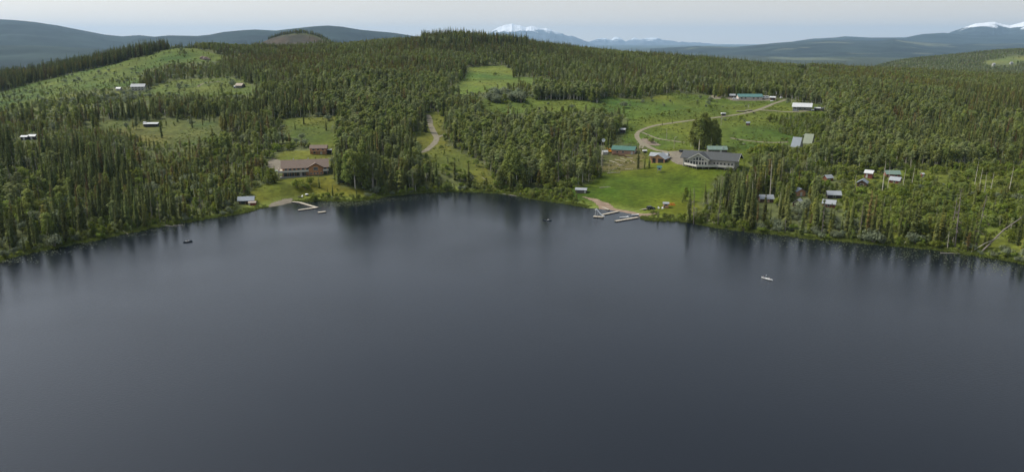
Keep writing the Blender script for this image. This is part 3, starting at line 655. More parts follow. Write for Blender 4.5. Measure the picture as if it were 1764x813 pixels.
OZ = {  # open ground: the same with wide spacing
 'yard_mid': ((0,0,0,0,0,0,0), 60, .5),
 'lawn_left': ((0,0,0,0,0,0,0), 60, .5), 'yard_left': ((0,0,0,0,0,0,0), 60, .5), 'grass_mid': ((.4,0,0,.2,.2,.2,0), 15, .5), 'road_mid': ((.0,0,0,.2,.1,.7,0), 10, .5),
 'lawn_right': ((0,0,0,0,0,0,0), 60, .5), 'shore_mid': ((.04,0,0,.18,.1,.64,.04), 3.2, .5), 'garden': ((0,0,0,.1,0,.9,0), 16, .4), 'meadow': ((.06,0,0,.12,.22,.60,0), 15, .38),
 'meadow_far': ((.05,0,0,.15,.45,.35,0), 13, .5), 'field_top': ((0,0,0,0,0,1,0), 40, .4), 'hill_open': ((.20,.08,.14,.26,.2,.12,0), 9.5, .42),
 'hill_field': ((.05,0,0,.3,.3,.35,0), 15, .4), 'hill_low': ((.04,0,.24,.30,.34,.08,0), 3.9, .52), 'olive_field': ((.7,.1,0,.1,.1,0,0), 13, .62), 'olive_two': ((.6,0,0,.2,.1,.1,0), 12, .62),
 'farm_far': ((0,0,1,0,0,0,0), 60, .5), 'farm_two': ((.5,0,.5,0,0,0,0), 60, .5), 'rock_knob': ((.4,0,0,0,0,0,.6), 45, .4), 'peak_clearing': ((0,0,0,1,0,0,0), 20, .4),
 'scrub_right': ((.025,.01,.02,.12,.02,.79,.015), 3.5, .5)}
DEF = ((.45,.25,.2,.03,0,.02,.05), 4.3, .9)
EXTRA = [  # special patches inside open ground: outline, mix, spacing, height
 ([(835,176),(842,166),(870,162),(905,168),(900,178),(860,182)], (0,0,0,.25,.75,0,0), 2.6, 1.15),
 ([(912,172),(925,158),(980,156),(1040,158),(1046,168),(1030,176),(940,177)], (0,0,.1,.5,.4,0,0), 2.9, 1.1),
 ([(872,152),(900,148),(918,152),(915,158),(880,158)], (0,.6,0,.2,.2,0,0), 3.0, .5),
 ([(1322,218),(1326,206),(1380,200),(1425,204),(1425,232),(1370,236),(1334,228)], (0,0,.05,.8,.05,.1,0), 2.9, .62),
 ([(1340,262),(1352,254),(1420,250),(1425,262),(1360,268)], (0,0,0,.6,0,.4,0), 2.9, .5),
 ([(1290,268),(1300,262),(1345,262),(1350,272),(1300,276)], (0,0,0,.6,0,.4,0), 3.0, .8),
 ([(300,98),(305,92),(322,92),(320,100)], (0,0,.1,.3,.5,.1,0), 4, .6),
 ([(110,172),(120,158),(200,146),(232,150),(200,166),(140,176)], (.02,0,.35,.33,.3,0,0), 3.4, .7),
 ([(455,316),(458,300),(478,300),(480,312),(470,318)], (0,0,0,.5,0,.5,0), 2.6, .6),
 ([(508,330),(512,322),(535,322),(536,329),(520,332)], (0,0,0,.1,0,.9,0), 2.6, .6),
 ([(1188,380),(1186,362),(1200,352),(1240,350),(1262,386),(1230,390)], (.15,0,0,.15,.2,.35,.15), 3.2, .62),
 ([(1462,420),(1462,398),(1600,402),(1764,418),(1900,440),(1900,500),(1764,456),(1600,430)], (.62,.03,.03,.08,0,.14,.10), 5.2, .86),
 ([(440,66),(470,56),(540,54),(560,64),(555,72),(535,62),(500,60),(470,66),(446,76)], (.9,0,0,0,0,0,.1), 6, .8),
]
KEEP = [  # (x0,y0,x1,y1) buildings and boats seen in the photograph: nothing tall grows in front of them
 (484,272,556,306),(553,274,562,300),(533,250,572,269),(411,333,446,357),(462,340,508,356),(402,143,420,156),(226,146,250,158),(198,150,210,158),(246,208,273,219),(34,234,62,242),
 (1052,243,1086,268),(1036,256,1050,268),(1064,218,1080,232),(1118,255,1156,282),(1129,284,1142,300),(1178,258,1240,290),(1240,258,1277,276),(1216,252,1256,264),(1034,238,1042,262),
 (1272,158,1314,171),(1366,176,1404,194),(1400,183,1420,192),(1360,236,1382,254),(1384,232,1400,246),(1308,335,1334,348),(1372,321,1389,338),(1364,341,1382,356),(1415,341,1440,360),
 (1427,330,1448,341),(1422,303,1436,312),(1485,292,1504,308),(1474,309,1500,322),(1526,295,1552,304),(1531,304,1549,316),(1586,299,1595,306),(988,320,1014,336),(1104,352,1164,364),(1283,206,1293,218),(1241,193,1252,200),
 (736,200,756,256),(1095,172,1340,236),(1310,172,1365,196),(1040,250,1120,300),(1268,166,1345,175),(1158,234,1164,262),(1700,104,1750,113),(346,92,360,104),(1030,285,1090,330)]
BLD = []     # footprints (world x, y, radius) filled in below, kept clear of stems
for x, y, r_ in [(498,302,8),(512,302,9),(525,303,9),(540,301,9),(556,300,9),(549,266,8),(566,264,5),(427,354,7),(411,152,6),(238,157,10),(204,157,4),(260,218,7),(48,241,9),(1060,265,8),(1074,266,8),(1090,266,8),(1043,265,5),(1073,229,5),
                (1125,279,8),(1140,281,9),(1135,297,4),(1195,284,12),(1215,288,13),(1235,290,13),(1258,290,13),(1235,265,10),(1280,171,10),(1300,171,12),(1320,171,10),(1384,190,12),(1398,191,8),(1411,191,8),(1371,253,8),(1392,247,8),(1321,350,7),(1380,338,6),
                (1372,356,6),(1428,358,7),(1438,342,7),(1429,312,6),(1495,307,6),(1486,322,7),(1539,306,7),(1540,316,7),(1590,306,2),(1001,334,6),(1121,361,4),(1148,358,4),(1157,357,4),(1288,217,4),(1246,200,4),(353,102,8),(1175,264,4),(517,340,5),(528,337,3)]:
    p = at(x, y); BLD.append((p.x, p.y, r_))
TRK = [[tuple(at(x, y)[:2]) for x, y in l] for l in (
  [(737,198),(742,216),(752,238),(742,253),(722,263)], [(1160,268),(1128,258),(1101,242),(1097,234),(1101,227),(1132,216),(1200,207),(1275,197),(1328,181),(1356,172)],
  [(1305,190),(1350,193),(1402,190)])]
YARD = [[tuple(at(x, y)[:2]) for x, y in l] for l in ([(1142,262),(1196,258),(1200,266),(1188,280),(1206,284),(1152,276)], [(455,290),(462,274),(490,276),(494,298),(470,296)],
  [(1000,336),(1062,360),(1126,366),(1112,378),(1024,350)], [(462,356),(484,344),(507,340),(510,350),(480,358)])]
# horizon seen from the lake, to leave out trees the land itself hides
UB = np.linspace(-1, 1, 401); DB = np.arange(290, 3600, 6.0)
HH = hgt(UB[:,None]*DB[None,:], np.repeat(DB[None,:], len(UB), 0)); EL = (HH-CAMH)/DB[None,:]
RM = np.maximum.accumulate(EL, 1)
def hidden(X, Y, top):
    i = np.clip(((X/Y)+1)/2*400, 0, 400).astype(int); j = np.clip(((Y-290)/6).astype(int)-3, 0, len(DB)-1)
    return (top-CAMH)/Y < RM[i, j]-.004

def candidates(x0, x1, y0, y1, step, seed):
    xs = np.arange(x0, x1, step); ys = np.arange(y0, y1, step); X, Y = np.meshgrid(xs, ys); g_ = np.random.default_rng(seed)
    X = X+g_.uniform(-.5,.5,X.shape)*step*.95; Y = Y+g_.uniform(-.5,.5,Y.shape)*step*.95
    return X.ravel(), Y.ravel(), g_
TREES = {k: [] for k in K7}      # rows: x, y, z, height factor, width factor, rot, look index
def clear_view(X, Y, Z, h, halfw=1.6):
    bx, by = proj(X, Y, Z); tx, ty = proj(X, Y, Z+h); hw = halfw*FPX/Y; ok = np.ones(X.shape, bool)
    lucky = (np.sin(X*91.7+Y*47.3)*1e3 % 1) < .10
    for x0, y0, x1, y1 in KEEP: ok &= ~((~lucky | (x1 < 1290) | (y1 < 290)) & (bx+hw > x0) & (bx-hw < x1) & (ty < y1-2) & (by > y0+ (y1-y0)*.6))
    return ok
def place(X, Y, g_, mix, hf, guard=True):
    n_ = len(X); mix = np.array(mix, float)
    # drifts: each kind is favoured in patches of its own
    wts = np.stack([m_*(.06+np.clip((fbm(X/46, Y/70, 101+i*7, 3)-.34)*4.2, 0, 3)**1.5) for i, m_ in enumerate(mix)], -1)
    wts /= wts.sum(1, keepdims=True)+1e-9; cs = wts.cumsum(1); r_ = g_.random(n_)[:, None]; kk = (cs < r_).sum(1).clip(0, 6)
    Z = hgt(X, Y); size = hf*(1-.22*np.clip((Y-520)/500, 0, 1))*(.46+.62*g_.beta(1.7, 2.0, n_))*(.80+.4*fbm(X/45, Y/45, 140, 3))
    for i, kd in enumerate(K7):
        s_ = kk == i
        if not s_.any(): continue
        nl = len(PROTO[kd]); big = size[s_].copy()
        if kd in ('willow_shrub', 'alder_shrub'): big = big/ max(hf, .01)*(.7+1.3*g_.random(s_.sum())**1.5)*(.45+1.25*hf)
        if kd == 'young_poplar': big = big/max(hf,.01)*(.4+.6*hf)
        lk = g_.integers(0, nl, s_.sum())
        if kd == 'spruce_tree': lk = np.where((lk == 4) & (g_.random(len(lk)) < .7), 0, lk)
        if kd == 'aspen_tree': big = (.45*big+.55*np.median(big))*.95
        if kd == 'spruce_tree': big = big*np.where(Y[s_] < 560, 1.06, .96)
        wide = {'aspen_tree': 1.3, 'pine_tree': 1.15, 'young_poplar': 1.1}.get(kd, 1.0)
        row = np.stack([X[s_], Y[s_], Z[s_]-.1, big, big*wide*g_.uniform(.85,1.25,s_.sum()), g_.uniform(0,6.28,s_.sum()), lk], -1)
        if guard:
            hh = big*PROTO[kd][0][0]; row = row[clear_view(row[:,0], row[:,1], row[:,2], hh*1.04, np.clip(hh*.15, .8, 2.4))]
        TREES[kd].append(row)
def filt(X, Y, extra_h=16, shore=1.2):
    ok = ~inpoly(X, Y, LAKE)
    Xs = X; near_ = Y < 560
    ds = np.full(X.shape, 99.0); ds[near_] = seg_dist(X[near_], Y[near_], SH); ok &= ds > shore
    ok &= np.abs(X/Y) < .80
    if shore == 1.2: ok &= (ds > 5) | (np.sin(X*3.1+Y*5.7) > .55)
    for bx, by, br in BLD: ok &= (X-bx)**2+(Y-by)**2 > br*br
    for t_ in TRK: ok &= seg_dist(X, Y, t_) > 4.5
    for q in YARD: ok &= ~inpoly(X, Y, q)
    return ok, ds
STEP = 3.0
X, Y, g_ = candidates(-1000, 1000, 240, 1330, STEP, 5)
m_ = np.abs(X/Y) < .82; X = X[m_]; Y = Y[m_]
Z = hgt(X, Y); ok, ds = filt(X, Y); zid_, px_, py_ = zone_of(X, Y, Z)
wx_ = px_+20*(fbm(X/20, Y/20, 83, 2)-.5)*np.clip(500/Y,.3,1.5); wy_ = py_+14*(fbm(X/20, Y/20, 87, 2)-.5)*np.clip(500/Y,.3,1.5)
area = np.full(X.shape, -1)
for i, (nm, pl, *_r) in enumerate(FZ): area[(area < 0) & (zid_ < 0) & inpoly(wx_, wy_, pl)] = i
ii = np.clip(((X/Y)+1)/2*400, 0, 400).astype(int); jj = np.clip(((Y-290)/6).astype(int)-3, 0, len(DB)-1)
over = (Y > 900) & ((Z-CAMH)/Y < RM[ii, jj]-.0012)             # land that falls away behind the crest: wooded
zid_[over] = -1; area[over] = [z_[0] for z_ in FZ].index('crest_left')
ex = np.full(X.shape, -1)
for i, (pl, *_r) in enumerate(EXTRA): ex[(ex < 0) & inpoly(wx_, wy_, pl)] = i
def run(sel, mix, spacing, hf, guard=True):
    if sum(mix) == 0: return
    keep = sel & ok & (g_.random(X.shape) < (STEP/spacing)**2*np.clip(.0+2.0*fbm(X/22, Y/26, 97, 3), 0, 1.5))
    Hs = 17*hf if mix[0]+mix[1]+mix[2]+mix[6] > .25 else 7*hf
    keep &= ~hidden(X, Y, Z+Hs*1.2)
    if Hs > 9:                                                  # the far edge of a glade is seen over its near wood: nothing tall stands in between
        fr = .62*Hs*FPX/Y; wx, wy = wx_, py_-fr; cl = np.zeros(X.shape, bool)
        for nm, pl in ZC.items():
            if nm != 'scrub_right' and nm != 'rock_knob': cl |= inpoly(wx, wy, pl)
        cl &= ~over
        keep &= ~(cl & (g_.random(X.shape) > .04))
    if keep.any(): place(X[keep], Y[keep], g_, mix, hf, guard)
for i in range(len(EXTRA)): run(ex == i, *EXTRA[i][1:], guard=True)
for i, z_ in enumerate(FZ): run((area == i) & (ex < 0), *z_[2:])
for i, nm in enumerate(ZN): run((zid_ == i) & (ex < 0), *OZ[nm])
run((zid_ < 0) & (area < 0) & (ex < 0), *DEF)
# undergrowth of the woods and of the shore bank
def under(x0, x1, y0, y1, step, seed, cond, mix, hf, p=1.0):
    global X, Y, Z, ok
    X, Y, gg = candidates(x0, x1, y0, y1, step, seed); q = np.abs(X/Y) < .8; X = X[q]; Y = Y[q]; Z = hgt(X, Y); ok, ds_ = filt(X, Y, shore=.8); zi, px, py = zone_of(X, Y, Z)
    keep = ok & cond(X, Y, zi, px, py, ds_) & (gg.random(X.shape) < p); place(X[keep], Y[keep], gg, mix, hf)
under(-420, 420, 240, 560, 4.4, 8, lambda X,Y,z,px,py,d: (z < 0), (.04,.04,0,.34,.10,.48,0), .6, .7)
under(-800, 800, 560, 1050, 5.0, 18, lambda X,Y,z,px,py,d: (z < 0), (.0,.05,.1,.45,.10,.30,0), .6, .6)
notlawn = lambda X,Y,px,py: ~(((px > 462) & (px < 508)) | ((px > 1005) & (px < 1122)) | ((px > 436) & (px < 470)))
under(-420, 420, 200, 470, 2.3, 9, lambda X,Y,z,px,py,d: (d < 9) & notlawn(X,Y,px,py), (.03,0,0,.10,.12,.75,0), .35, .6)
# woods beyond the crest
X, Y, g_ = candidates(-2400, 2400, 1330, 3300, 8.5, 15); q = np.abs(X/Y) < .76; X = X[q]; Y = Y[q]; Z = hgt(X, Y); zid_, px_, py_ = zone_of(X, Y, Z, 2)
bare = (zid_ >= 0)
keep = ~hidden(X, Y, Z+15) & ~bare; place(X[keep], Y[keep], g_, (.4,.25,.35,0,0,0,0), .95)
q = bare & (g_.random(X.shape) < .03) & ~hidden(X, Y, Z+15); place(X[q], Y[q], g_, (.5,.2,.3,0,0,0,0), .7)
X, Y, g_ = candidates(-720, -380, 1840, 2040, 5, 16); Z = hgt(X, Y); px_, py_ = proj(X, Y, Z)
q = (Z > 84+14*fbm(X/40, Y/40, 7)) & (px_ > 440) & (px_ < 566) & (Y > 1862) & (g_.random(X.shape) < .85); place(X[q], Y[q], g_, (.9,0,0,0,0,0,.1), .72)
for k in TREES: TREES[k] = np.concatenate(TREES[k]) if TREES[k] else np.zeros((0, 7))
# single trees seen in the photograph: kind, foot x, foot y, top y, look
SOLO = [('aspen_tree',600,320,262,5),('aspen_tree',588,314,272,5),('aspen_tree',612,325,258,2),('aspen_tree',627,324,244,5),('aspen_tree',642,326,262,4),('aspen_tree',580,308,280,2),('young_poplar',467,317,290,1),('aspen_tree',392,352,318,5),('aspen_tree',380,356,322,5),('aspen_tree',700,322,280,5),('aspen_tree',716,324,284,2),('aspen_tree',875,318,262,5),('aspen_tree',890,322,256,2),('aspen_tree',940,318,250,5),
 ('aspen_tree',1196,257,206,5),('aspen_tree',1204,259,200,2),('aspen_tree',1213,258,197,5),('aspen_tree',1224,257,206,2),('aspen_tree',1232,254,210,5),('aspen_tree',1210,254,203,2),('aspen_tree',1190,254,226,2),('aspen_tree',1238,254,224,5),('aspen_tree',1219,252,205,5),
 ('spruce_tree',1099,292,248,1),('spruce_tree',1110,290,268,0),('spruce_tree',1118,290,266,2),('spruce_tree',981,343,326,2),('spruce_tree',993,345,325,2),('spruce_tree',1141,216,208,2),('spruce_tree',1158,212,204,2),
 ('spruce_tree',1110,206,200,2),('spruce_tree',1302,228,221,2),('spruce_tree',1230,200,193,2),('spruce_tree',454,316,282,1),('spruce_tree',550,324,302,2),('spruce_tree',1299,171,158,0),('spruce_tree',1280,168,155,0),
 ('spruce_tree',446,152,128,2),('spruce_tree',733,228,176,2),('spruce_tree',745,320,280,2),('spruce_tree',752,322,272,0),('spruce_tree',808,322,276,2),('spruce_tree',783,310,272,0),('young_poplar',1180,346,322,1),('young_poplar',1176,350,332,0),
 ('spruce_tree',1186,384,322,0),('spruce_tree',1293,392,340,2),('spruce_tree',1325,392,352,2),('spruce_tree',279,238,206,0),('spruce_tree',405,150,143,2),('young_poplar',1034,306,286,0),('dead_tree',1049,300,278,2),('dead_tree',1036,300,246,2),
 ('willow_shrub',400,150,140,0),('dead_tree',1326,345,277,2),('dead_tree',1519,336,277,2),('dead_tree',1529,328,288,2),('dead_tree',1554,330,290,2),('dead_tree',1570,322,285,2),('dead_tree',1679,318,278,2),('dead_tree',1686,328,288,2),('dead_tree',1696,332,296,2),
 ('dead_tree',1704,340,296,2),('dead_tree',1737,336,286,2),('dead_tree',1316,330,290,2),('dead_tree',1472,330,300,2),('dead_tree',1522,356,336,2),('spruce_tree',1493,410,325,4),('spruce_tree',1482,412,335,0),('dead_tree',1480,414,352,0),
 ('dead_tree',1680,428,330,1),('dead_tree',1645,425,322,1),('dead_tree',1637,418,330,0),('spruce_tree',1695,428,392,2),('spruce_tree',1630,418,370,0),('spruce_tree',1610,424,362,0),('spruce_tree',1622,424,356,3),('dead_tree',1195,386,320,1),('dead_tree',1236,390,330,1),('dead_tree',1190,380,340,1)]
for kd, x, y, ty, lk in SOLO:
    p = at(x, y); H = (y-ty)*p.y/FPX*1.03; f_ = H/PROTO[kd][lk][0]
    TREES[kd] = np.vstack([TREES[kd], [p.x, p.y, p.z-.1, f_, f_*((.85 if lk == 5 else 1.1) if kd == 'aspen_tree' else 1.0), random.random()*6, lk]])

# ------------------------------------------------------------------ turn them into objects
NAMEW = {'spruce_tree': 'spruce', 'pine_tree': 'pine', 'aspen_tree': 'aspen', 'young_poplar': 'young poplar', 'willow_shrub': 'willow shrub', 'alder_shrub': 'shrub', 'dead_tree': 'dead tree'}
CAT = {'spruce_tree': 'spruce tree', 'pine_tree': 'pine tree', 'aspen_tree': 'aspen tree', 'young_poplar': 'poplar tree', 'willow_shrub': 'willow shrub', 'alder_shrub': 'shrub', 'dead_tree': 'dead tree'}
LM = [(60,415,'on the far left lakeshore'),(200,395,'on the left lakeshore beyond the boathouse'),(330,370,'on the shore left of the brown boathouse'),(427,345,'beside the brown boathouse with the grey roof'),
 (60,300,'in the thick wood at the left edge'),(200,300,'in the thick wood above the left shore'),(340,290,'in the wood left of the brown-roofed lodge'),(430,290,'left of the gravel yard by the brown lodge'),(430,240,'on the slope above the brown-roofed lodge'),
 (525,245,'behind the brown-roofed lodge'),(530,325,'on the grass below the brown-roofed lodge'),(610,320,'in the shore wood right of the brown-roofed lodge'),(640,270,'in the wood left of the middle road'),(700,320,'on the bank left of the middle knoll'),
 (745,250,'beside the middle dirt road'),(770,310,'on the grassy knoll at the middle shore'),(820,310,'on the middle shore right of the knoll'),(880,300,'on the shore left of the grey shed'),(960,300,'just behind the small grey shore shed'),(820,250,'right of the middle dirt road'),
 (920,240,'in the aspen wood left of the log garage'),(1000,250,'at the aspen edge by the log garage'),(1045,220,'beside the white-roofed shed above the log garage'),(1070,300,'in the garden below the green-roofed log garage'),(1110,290,'between the log garage and the pavilion'),
 (1000,340,'on the spit below the grey shore shed'),(1215,245,'behind the big lodge with the dark roof'),(1200,375,'at the water edge right of the lawn'),(1235,340,'in the dark stand before the big lodge'),(1290,300,'right of the big dark-roofed lodge'),
 (1290,375,'on the shore below the leftmost cabin'),(1350,330,'among the left cabins'),(1370,385,'on the shore below the left cabins'),(1430,350,'among the middle cabins'),(1440,400,'on the shore below the middle cabins'),(1500,310,'beside the upper cabins'),(1500,390,'on the shore right of the cabins'),
 (1560,310,'right of the red upper cabins'),(1570,400,'on the right lakeshore'),(1650,410,'on the right lakeshore near the lily pads'),(1740,425,'on the shore by the leaning fallen trunks'),(1650,330,'in the green scrub at right'),(1740,330,'in the green scrub at the right edge'),
 (1380,280,'below the two steep-roofed huts'),(1500,255,'in the wood right of the two steep-roofed huts'),(1640,255,'in the right-hand wood above the scrub'),(1740,250,'in the wood at the right edge'),(1200,215,'in the meadow beside the curving road'),(1350,215,'in the meadow below the white-roofed house'),
 (1470,190,'right of the white-roofed green house'),(960,165,'in the far meadow'),(850,175,'in the willow thicket of the far meadow'),(300,225,'in the olive field beside the white-roofed barn'),(120,235,'near the twin white roofs at left'),(300,150,'in the far left fields'),(640,200,'in the aspen belt beyond the lodge'),(500,190,'in the dark belt beyond the lodge')]
def size_word(kd, h):
    a, b = {'spruce_tree': (14, 20), 'pine_tree': (9, 13.5), 'aspen_tree': (12, 16.5), 'young_poplar': (4.5, 7), 'willow_shrub': (1.6, 3), 'alder_shrub': (1.3, 2.3), 'dead_tree': (9, 14)}[kd]
    return 'short' if h < a else ('tall' if h > b else 'middling')
LIMIT = 300
def cn(kd): return {'willow_shrub': 'foliage', 'alder_shrub': 'foliage', 'dead_tree': 'branches'}.get(kd, 'crown')
def gn_forest(name, kd, T, kind='stuff'):
    me = bpy.data.meshes.new(name); me.vertices.add(len(T)); me.vertices.foreach_set('co', T[:, :3].astype(np.float32).ravel())
    for an, ty, arr in (('size', 'FLOAT_VECTOR', np.stack([T[:,4], T[:,4], T[:,3]], -1)), ('turn', 'FLOAT_VECTOR', np.stack([T[:,5]*0+.02*np.sin(T[:,5]*9), .02*np.cos(T[:,5]*7), T[:,5]], -1))):
        at_ = me.attributes.new(an, ty, 'POINT'); at_.data.foreach_set('vector', arr.astype(np.float32).ravel())
    at_ = me.attributes.new('look', 'INT', 'POINT'); at_.data.foreach_set('value', T[:,6].astype(np.int32))
    o = bpy.data.objects.new(name, me); col.objects.link(o); tag(o, kind=kind)
    g = bpy.data.node_groups.new(name, 'GeometryNodeTree'); g.interface.new_socket('Geometry', in_out='INPUT', socket_type='NodeSocketGeometry'); g.interface.new_socket('Geometry', in_out='OUTPUT', socket_type='NodeSocketGeometry')
    gi = g.nodes.new('NodeGroupInput'); go = g.nodes.new('NodeGroupOutput'); jn = g.nodes.new('GeometryNodeJoinGeometry')
    def na(n_, ty):
        a = g.nodes.new('GeometryNodeInputNamedAttribute'); a.data_type = ty; a.inputs[0].default_value = n_; return a.outputs[0]
    sz, tn, lk = na('size', 'FLOAT_VECTOR'), na('turn', 'FLOAT_VECTOR'), na('look', 'INT')
    e2r = g.nodes.new('FunctionNodeEulerToRotation'); g.links.new(tn, e2r.inputs[0])
    for i, pr in enumerate(PROTO[kd]):
        cp = g.nodes.new('FunctionNodeCompare'); cp.data_type = 'INT'; cp.operation = 'EQUAL'; g.links.new(lk, cp.inputs[2]); cp.inputs[3].default_value = i
        oi = g.nodes.new('GeometryNodeObjectInfo'); oi.inputs['Object'].default_value = pr[3]; oi.inputs['As Instance'].default_value = True
        ip = g.nodes.new('GeometryNodeInstanceOnPoints'); g.links.new(gi.outputs[0], ip.inputs['Points']); g.links.new(cp.outputs[0], ip.inputs['Selection'])
        g.links.new(oi.outputs['Geometry'], ip.inputs['Instance']); g.links.new(e2r.outputs[0], ip.inputs['Rotation']); g.links.new(sz, ip.inputs['Scale']); g.links.new(ip.outputs[0], jn.inputs[0])
    g.links.new(jn.outputs[0], go.inputs[0]); md = o.modifiers.new('standing', 'NODES'); md.node_group = g; return o
STUFFN = {'spruce_tree': 'spruce_forest', 'pine_tree': 'pine_forest', 'aspen_tree': 'aspen_forest', 'young_poplar': 'poplar_thicket', 'willow_shrub': 'willow_thicket', 'alder_shrub': 'undergrowth', 'dead_tree': 'dead_wood'}
cells = {}
for kd in K7:
    T = TREES[kd]; px, py = proj(T[:,0], T[:,1], T[:,2]); _, ty = proj(T[:,0], T[:,1], T[:,2]+T[:,3]*np.array([p_[0] for p_ in PROTO[kd]])[T[:,6].astype(int)])
    big = np.where((px > 4) & (px < W0-4) & (ty > 0), py-ty, 0)
    # trees buried behind nearer ones show little: rank by what stands clear
    order = np.argsort(-big)[:LIMIT]; order = order[big[order] > 3]
    selm = np.zeros(len(T), bool); selm[order] = True
    gn_forest(STUFFN[kd], kd, T[~selm])
    for i in order:
        row = T[i]; lk = int(row[6]); pr = PROTO[kd][lk]; h = row[3]*pr[0]
        nm = min(LM, key=lambda l: (l[0]-px[i])**2+(1.8*(l[1]-py[i]))**2)[2]
        cells.setdefault((kd, lk, size_word(kd, h), nm), []).append((px[i], row))
ORD = ['leftmost', 'second from left', 'third from left', 'fourth from left', 'fifth from left', 'sixth from left', 'seventh from left', 'eighth from left']
rows_of = []
for (kd, lk, sw, nm), rows in cells.items():
    k_ = -(-len(rows)//8)
    if k_ == 1 or k_ > 4: rows_of.append((kd, lk, sw, nm, '', rows)); continue
    rows.sort(key=lambda r_: r_[1][1]); q_ = -(-len(rows)//k_)
    for c_, nr in enumerate([['front', 'back'], ['front', 'middle', 'back'], ['front', 'second', 'third', 'back']][k_-2]):
        if rows[c_*q_:(c_+1)*q_]: rows_of.append((kd, lk, sw, nm, f', {nr} row', rows[c_*q_:(c_+1)*q_]))
for kd, lk, sw, nm, ro, rows in rows_of:
    rows.sort(key=lambda r_: r_[0]); pr = PROTO[kd][lk]; n_ = len(rows)
    for j, (_, row) in enumerate(rows):
        o_ = '' if n_ == 1 or n_ > 9 else (('left ' if j == 0 else 'right ') if n_ == 2 else (ORD[j] if j < n_-1 else 'rightmost') + ' ')
        o_ = o_.replace(' from left', '')
        base = f"{o_}{sw} {pr[4]} {NAMEW[kd]} {nm}{ro}"
        if len(base.split()) > 16: base = f"{o_}{sw} {pr[4].split()[0]} {NAMEW[kd]} {nm}{ro}"
        root = empty(kd, row[:3], row[5], base, CAT[kd], f"{pr[4]} {NAMEW[kd]}s {nm}")
        root.scale = (row[4], row[4], row[3])
        for pn, me in ((cn(kd), pr[1]), ('stem' if 'shrub' in kd else 'trunk', pr[2])):
            c_ = bpy.data.objects.new(pn, me); col.objects.link(c_); c_.parent = root

# ------------------------------------------------------------------ weeds in the meadows, sedge at the water, lily pads
def make_tuft(seed, n=16, h=.6, w_=.09):
    r = random.Random(seed); c = MB()
    for _ in range(n):
        a = r.random()*6.28; x, y = r.uniform(-.5,.5), r.uniform(-.5,.5); hh = h*r.uniform(.5,1.2); d = r.uniform(.1,.4)
        c.add([(x-math.sin(a)*w_, y+math.cos(a)*w_, 0), (x+math.sin(a)*w_, y-math.cos(a)*w_, 0), (x+math.cos(a)*d, y+math.sin(a)*d, hh)], [(0,1,2)])
    return c, MB().tube([(0,0,-.1),(0,0,.1)], .02, 3)
proto('sedge', .6, make_tuft(61), M['sedge'], M['sedge'], 's'); proto('sedge', .6, make_tuft(62, 20, .8), M['sedge'], M['sedge'], 's')
proto('weed', .5, make_shrub(63, .9, .9, 3, 12, .22), M['alder'], M['twig'], 'w'); proto('weed', .5, make_shrub(64, .7, 1.1, 3, 12, .2), M['sedge'], M['twig'], 'w'); proto('weed', .5, make_shrub(65, 1.0, .8, 3, 12, .2), M['poplar'], M['twig'], 'w')
rows = []
g_ = np.random.default_rng(33)
for i in range(len(SH)-1):
    (x0, y0), (x1, y1) = SH[i], SH[i+1]; L = math.hypot(x1-x0, y1-y0)
    mx_, _ = proj((x0+x1)/2, (y0+y1)/2, 0)
    if y0 < 150 or (462 < mx_ < 508) or (1012 < mx_ < 1104): continue
    for _ in range(int(L*7)):
        t_ = g_.random(); o_ = g_.uniform(-1.0, 3.6)*(.4+g_.random()); nx_, ny_ = -(y1-y0)/L, (x1-x0)/L
        rows.append((x0+(x1-x0)*t_+nx_*o_, y0+(y1-y0)*t_+ny_*o_, 0))
T = np.array(rows); s_ = g_.uniform(.7,1.4,len(T)); T[:,2] = np.maximum(hgt(T[:,0], T[:,1]), -.05)
gn_forest('sedge_grass', 'sedge', np.c_[T, s_, s_*1.1, g_.uniform(0,6.28,len(T)), g_.integers(0,2,len(T))])
X, Y, g_ = candidates(-620, 620, 330, 900, 2.1, 44); Z = hgt(X, Y); ok, _d = filt(X, Y); z_, px, py = zone_of(X, Y, Z)
wn = np.array([{'lawn_left': .012, 'lawn_right': .006, 'yard_left': .02, 'field_top': .04, 'farm_far': 0, 'farm_two': 0, 'rock_knob': 0}.get(n_, .20) for n_ in ZN]+[0.0])
q = ok & (z_ >= 0) & (g_.random(X.shape) < wn[z_]*np.clip((fbm(X/22, Y/30, 55, 3)-.38)*5, .05, 1.4)); T = np.stack([X[q], Y[q], Z[q]-.03], -1); s_ = g_.uniform(.5,1.25,len(T))
gn_forest('meadow_weeds', 'weed', np.c_[T, s_*.8, s_*1.1, g_.uniform(0,6.28,len(T)), g_.integers(0,3,len(T))])
M['lily'] = mat('lily_pads', (.085,.10,.035), .45, .35, .8, .4)
lp = MB(); r = random.Random(5)
beds = [(x, SHI, spread, n_) for x, SHI, spread, n_ in ((1240,396,9,130),(1300,404,8,150),(1370,412,7,110),(1440,418,7,120),(1500,425,9,130),(1560,431,9,140),(1620,436,10,150),(1680,447,9,120),(1730,461,6,160),(1700,455,5,90),(1560,438,5,60),(1650,446,9,60),(1475,430,6,30),(1350,412,8,50),
        (600,350,3.5,260),(630,348,3,220),(575,351,3,120),(665,344,2.5,160),(700,342,2,120),(560,352,2.5,60),(740,336,1.5,60),(330,386,3,60),(230,404,3,90),(150,420,3.5,90),(80,434,3.5,110),(20,448,4,110),(900,343,2,40),(395,374,2,30),(270,396,3,50))]
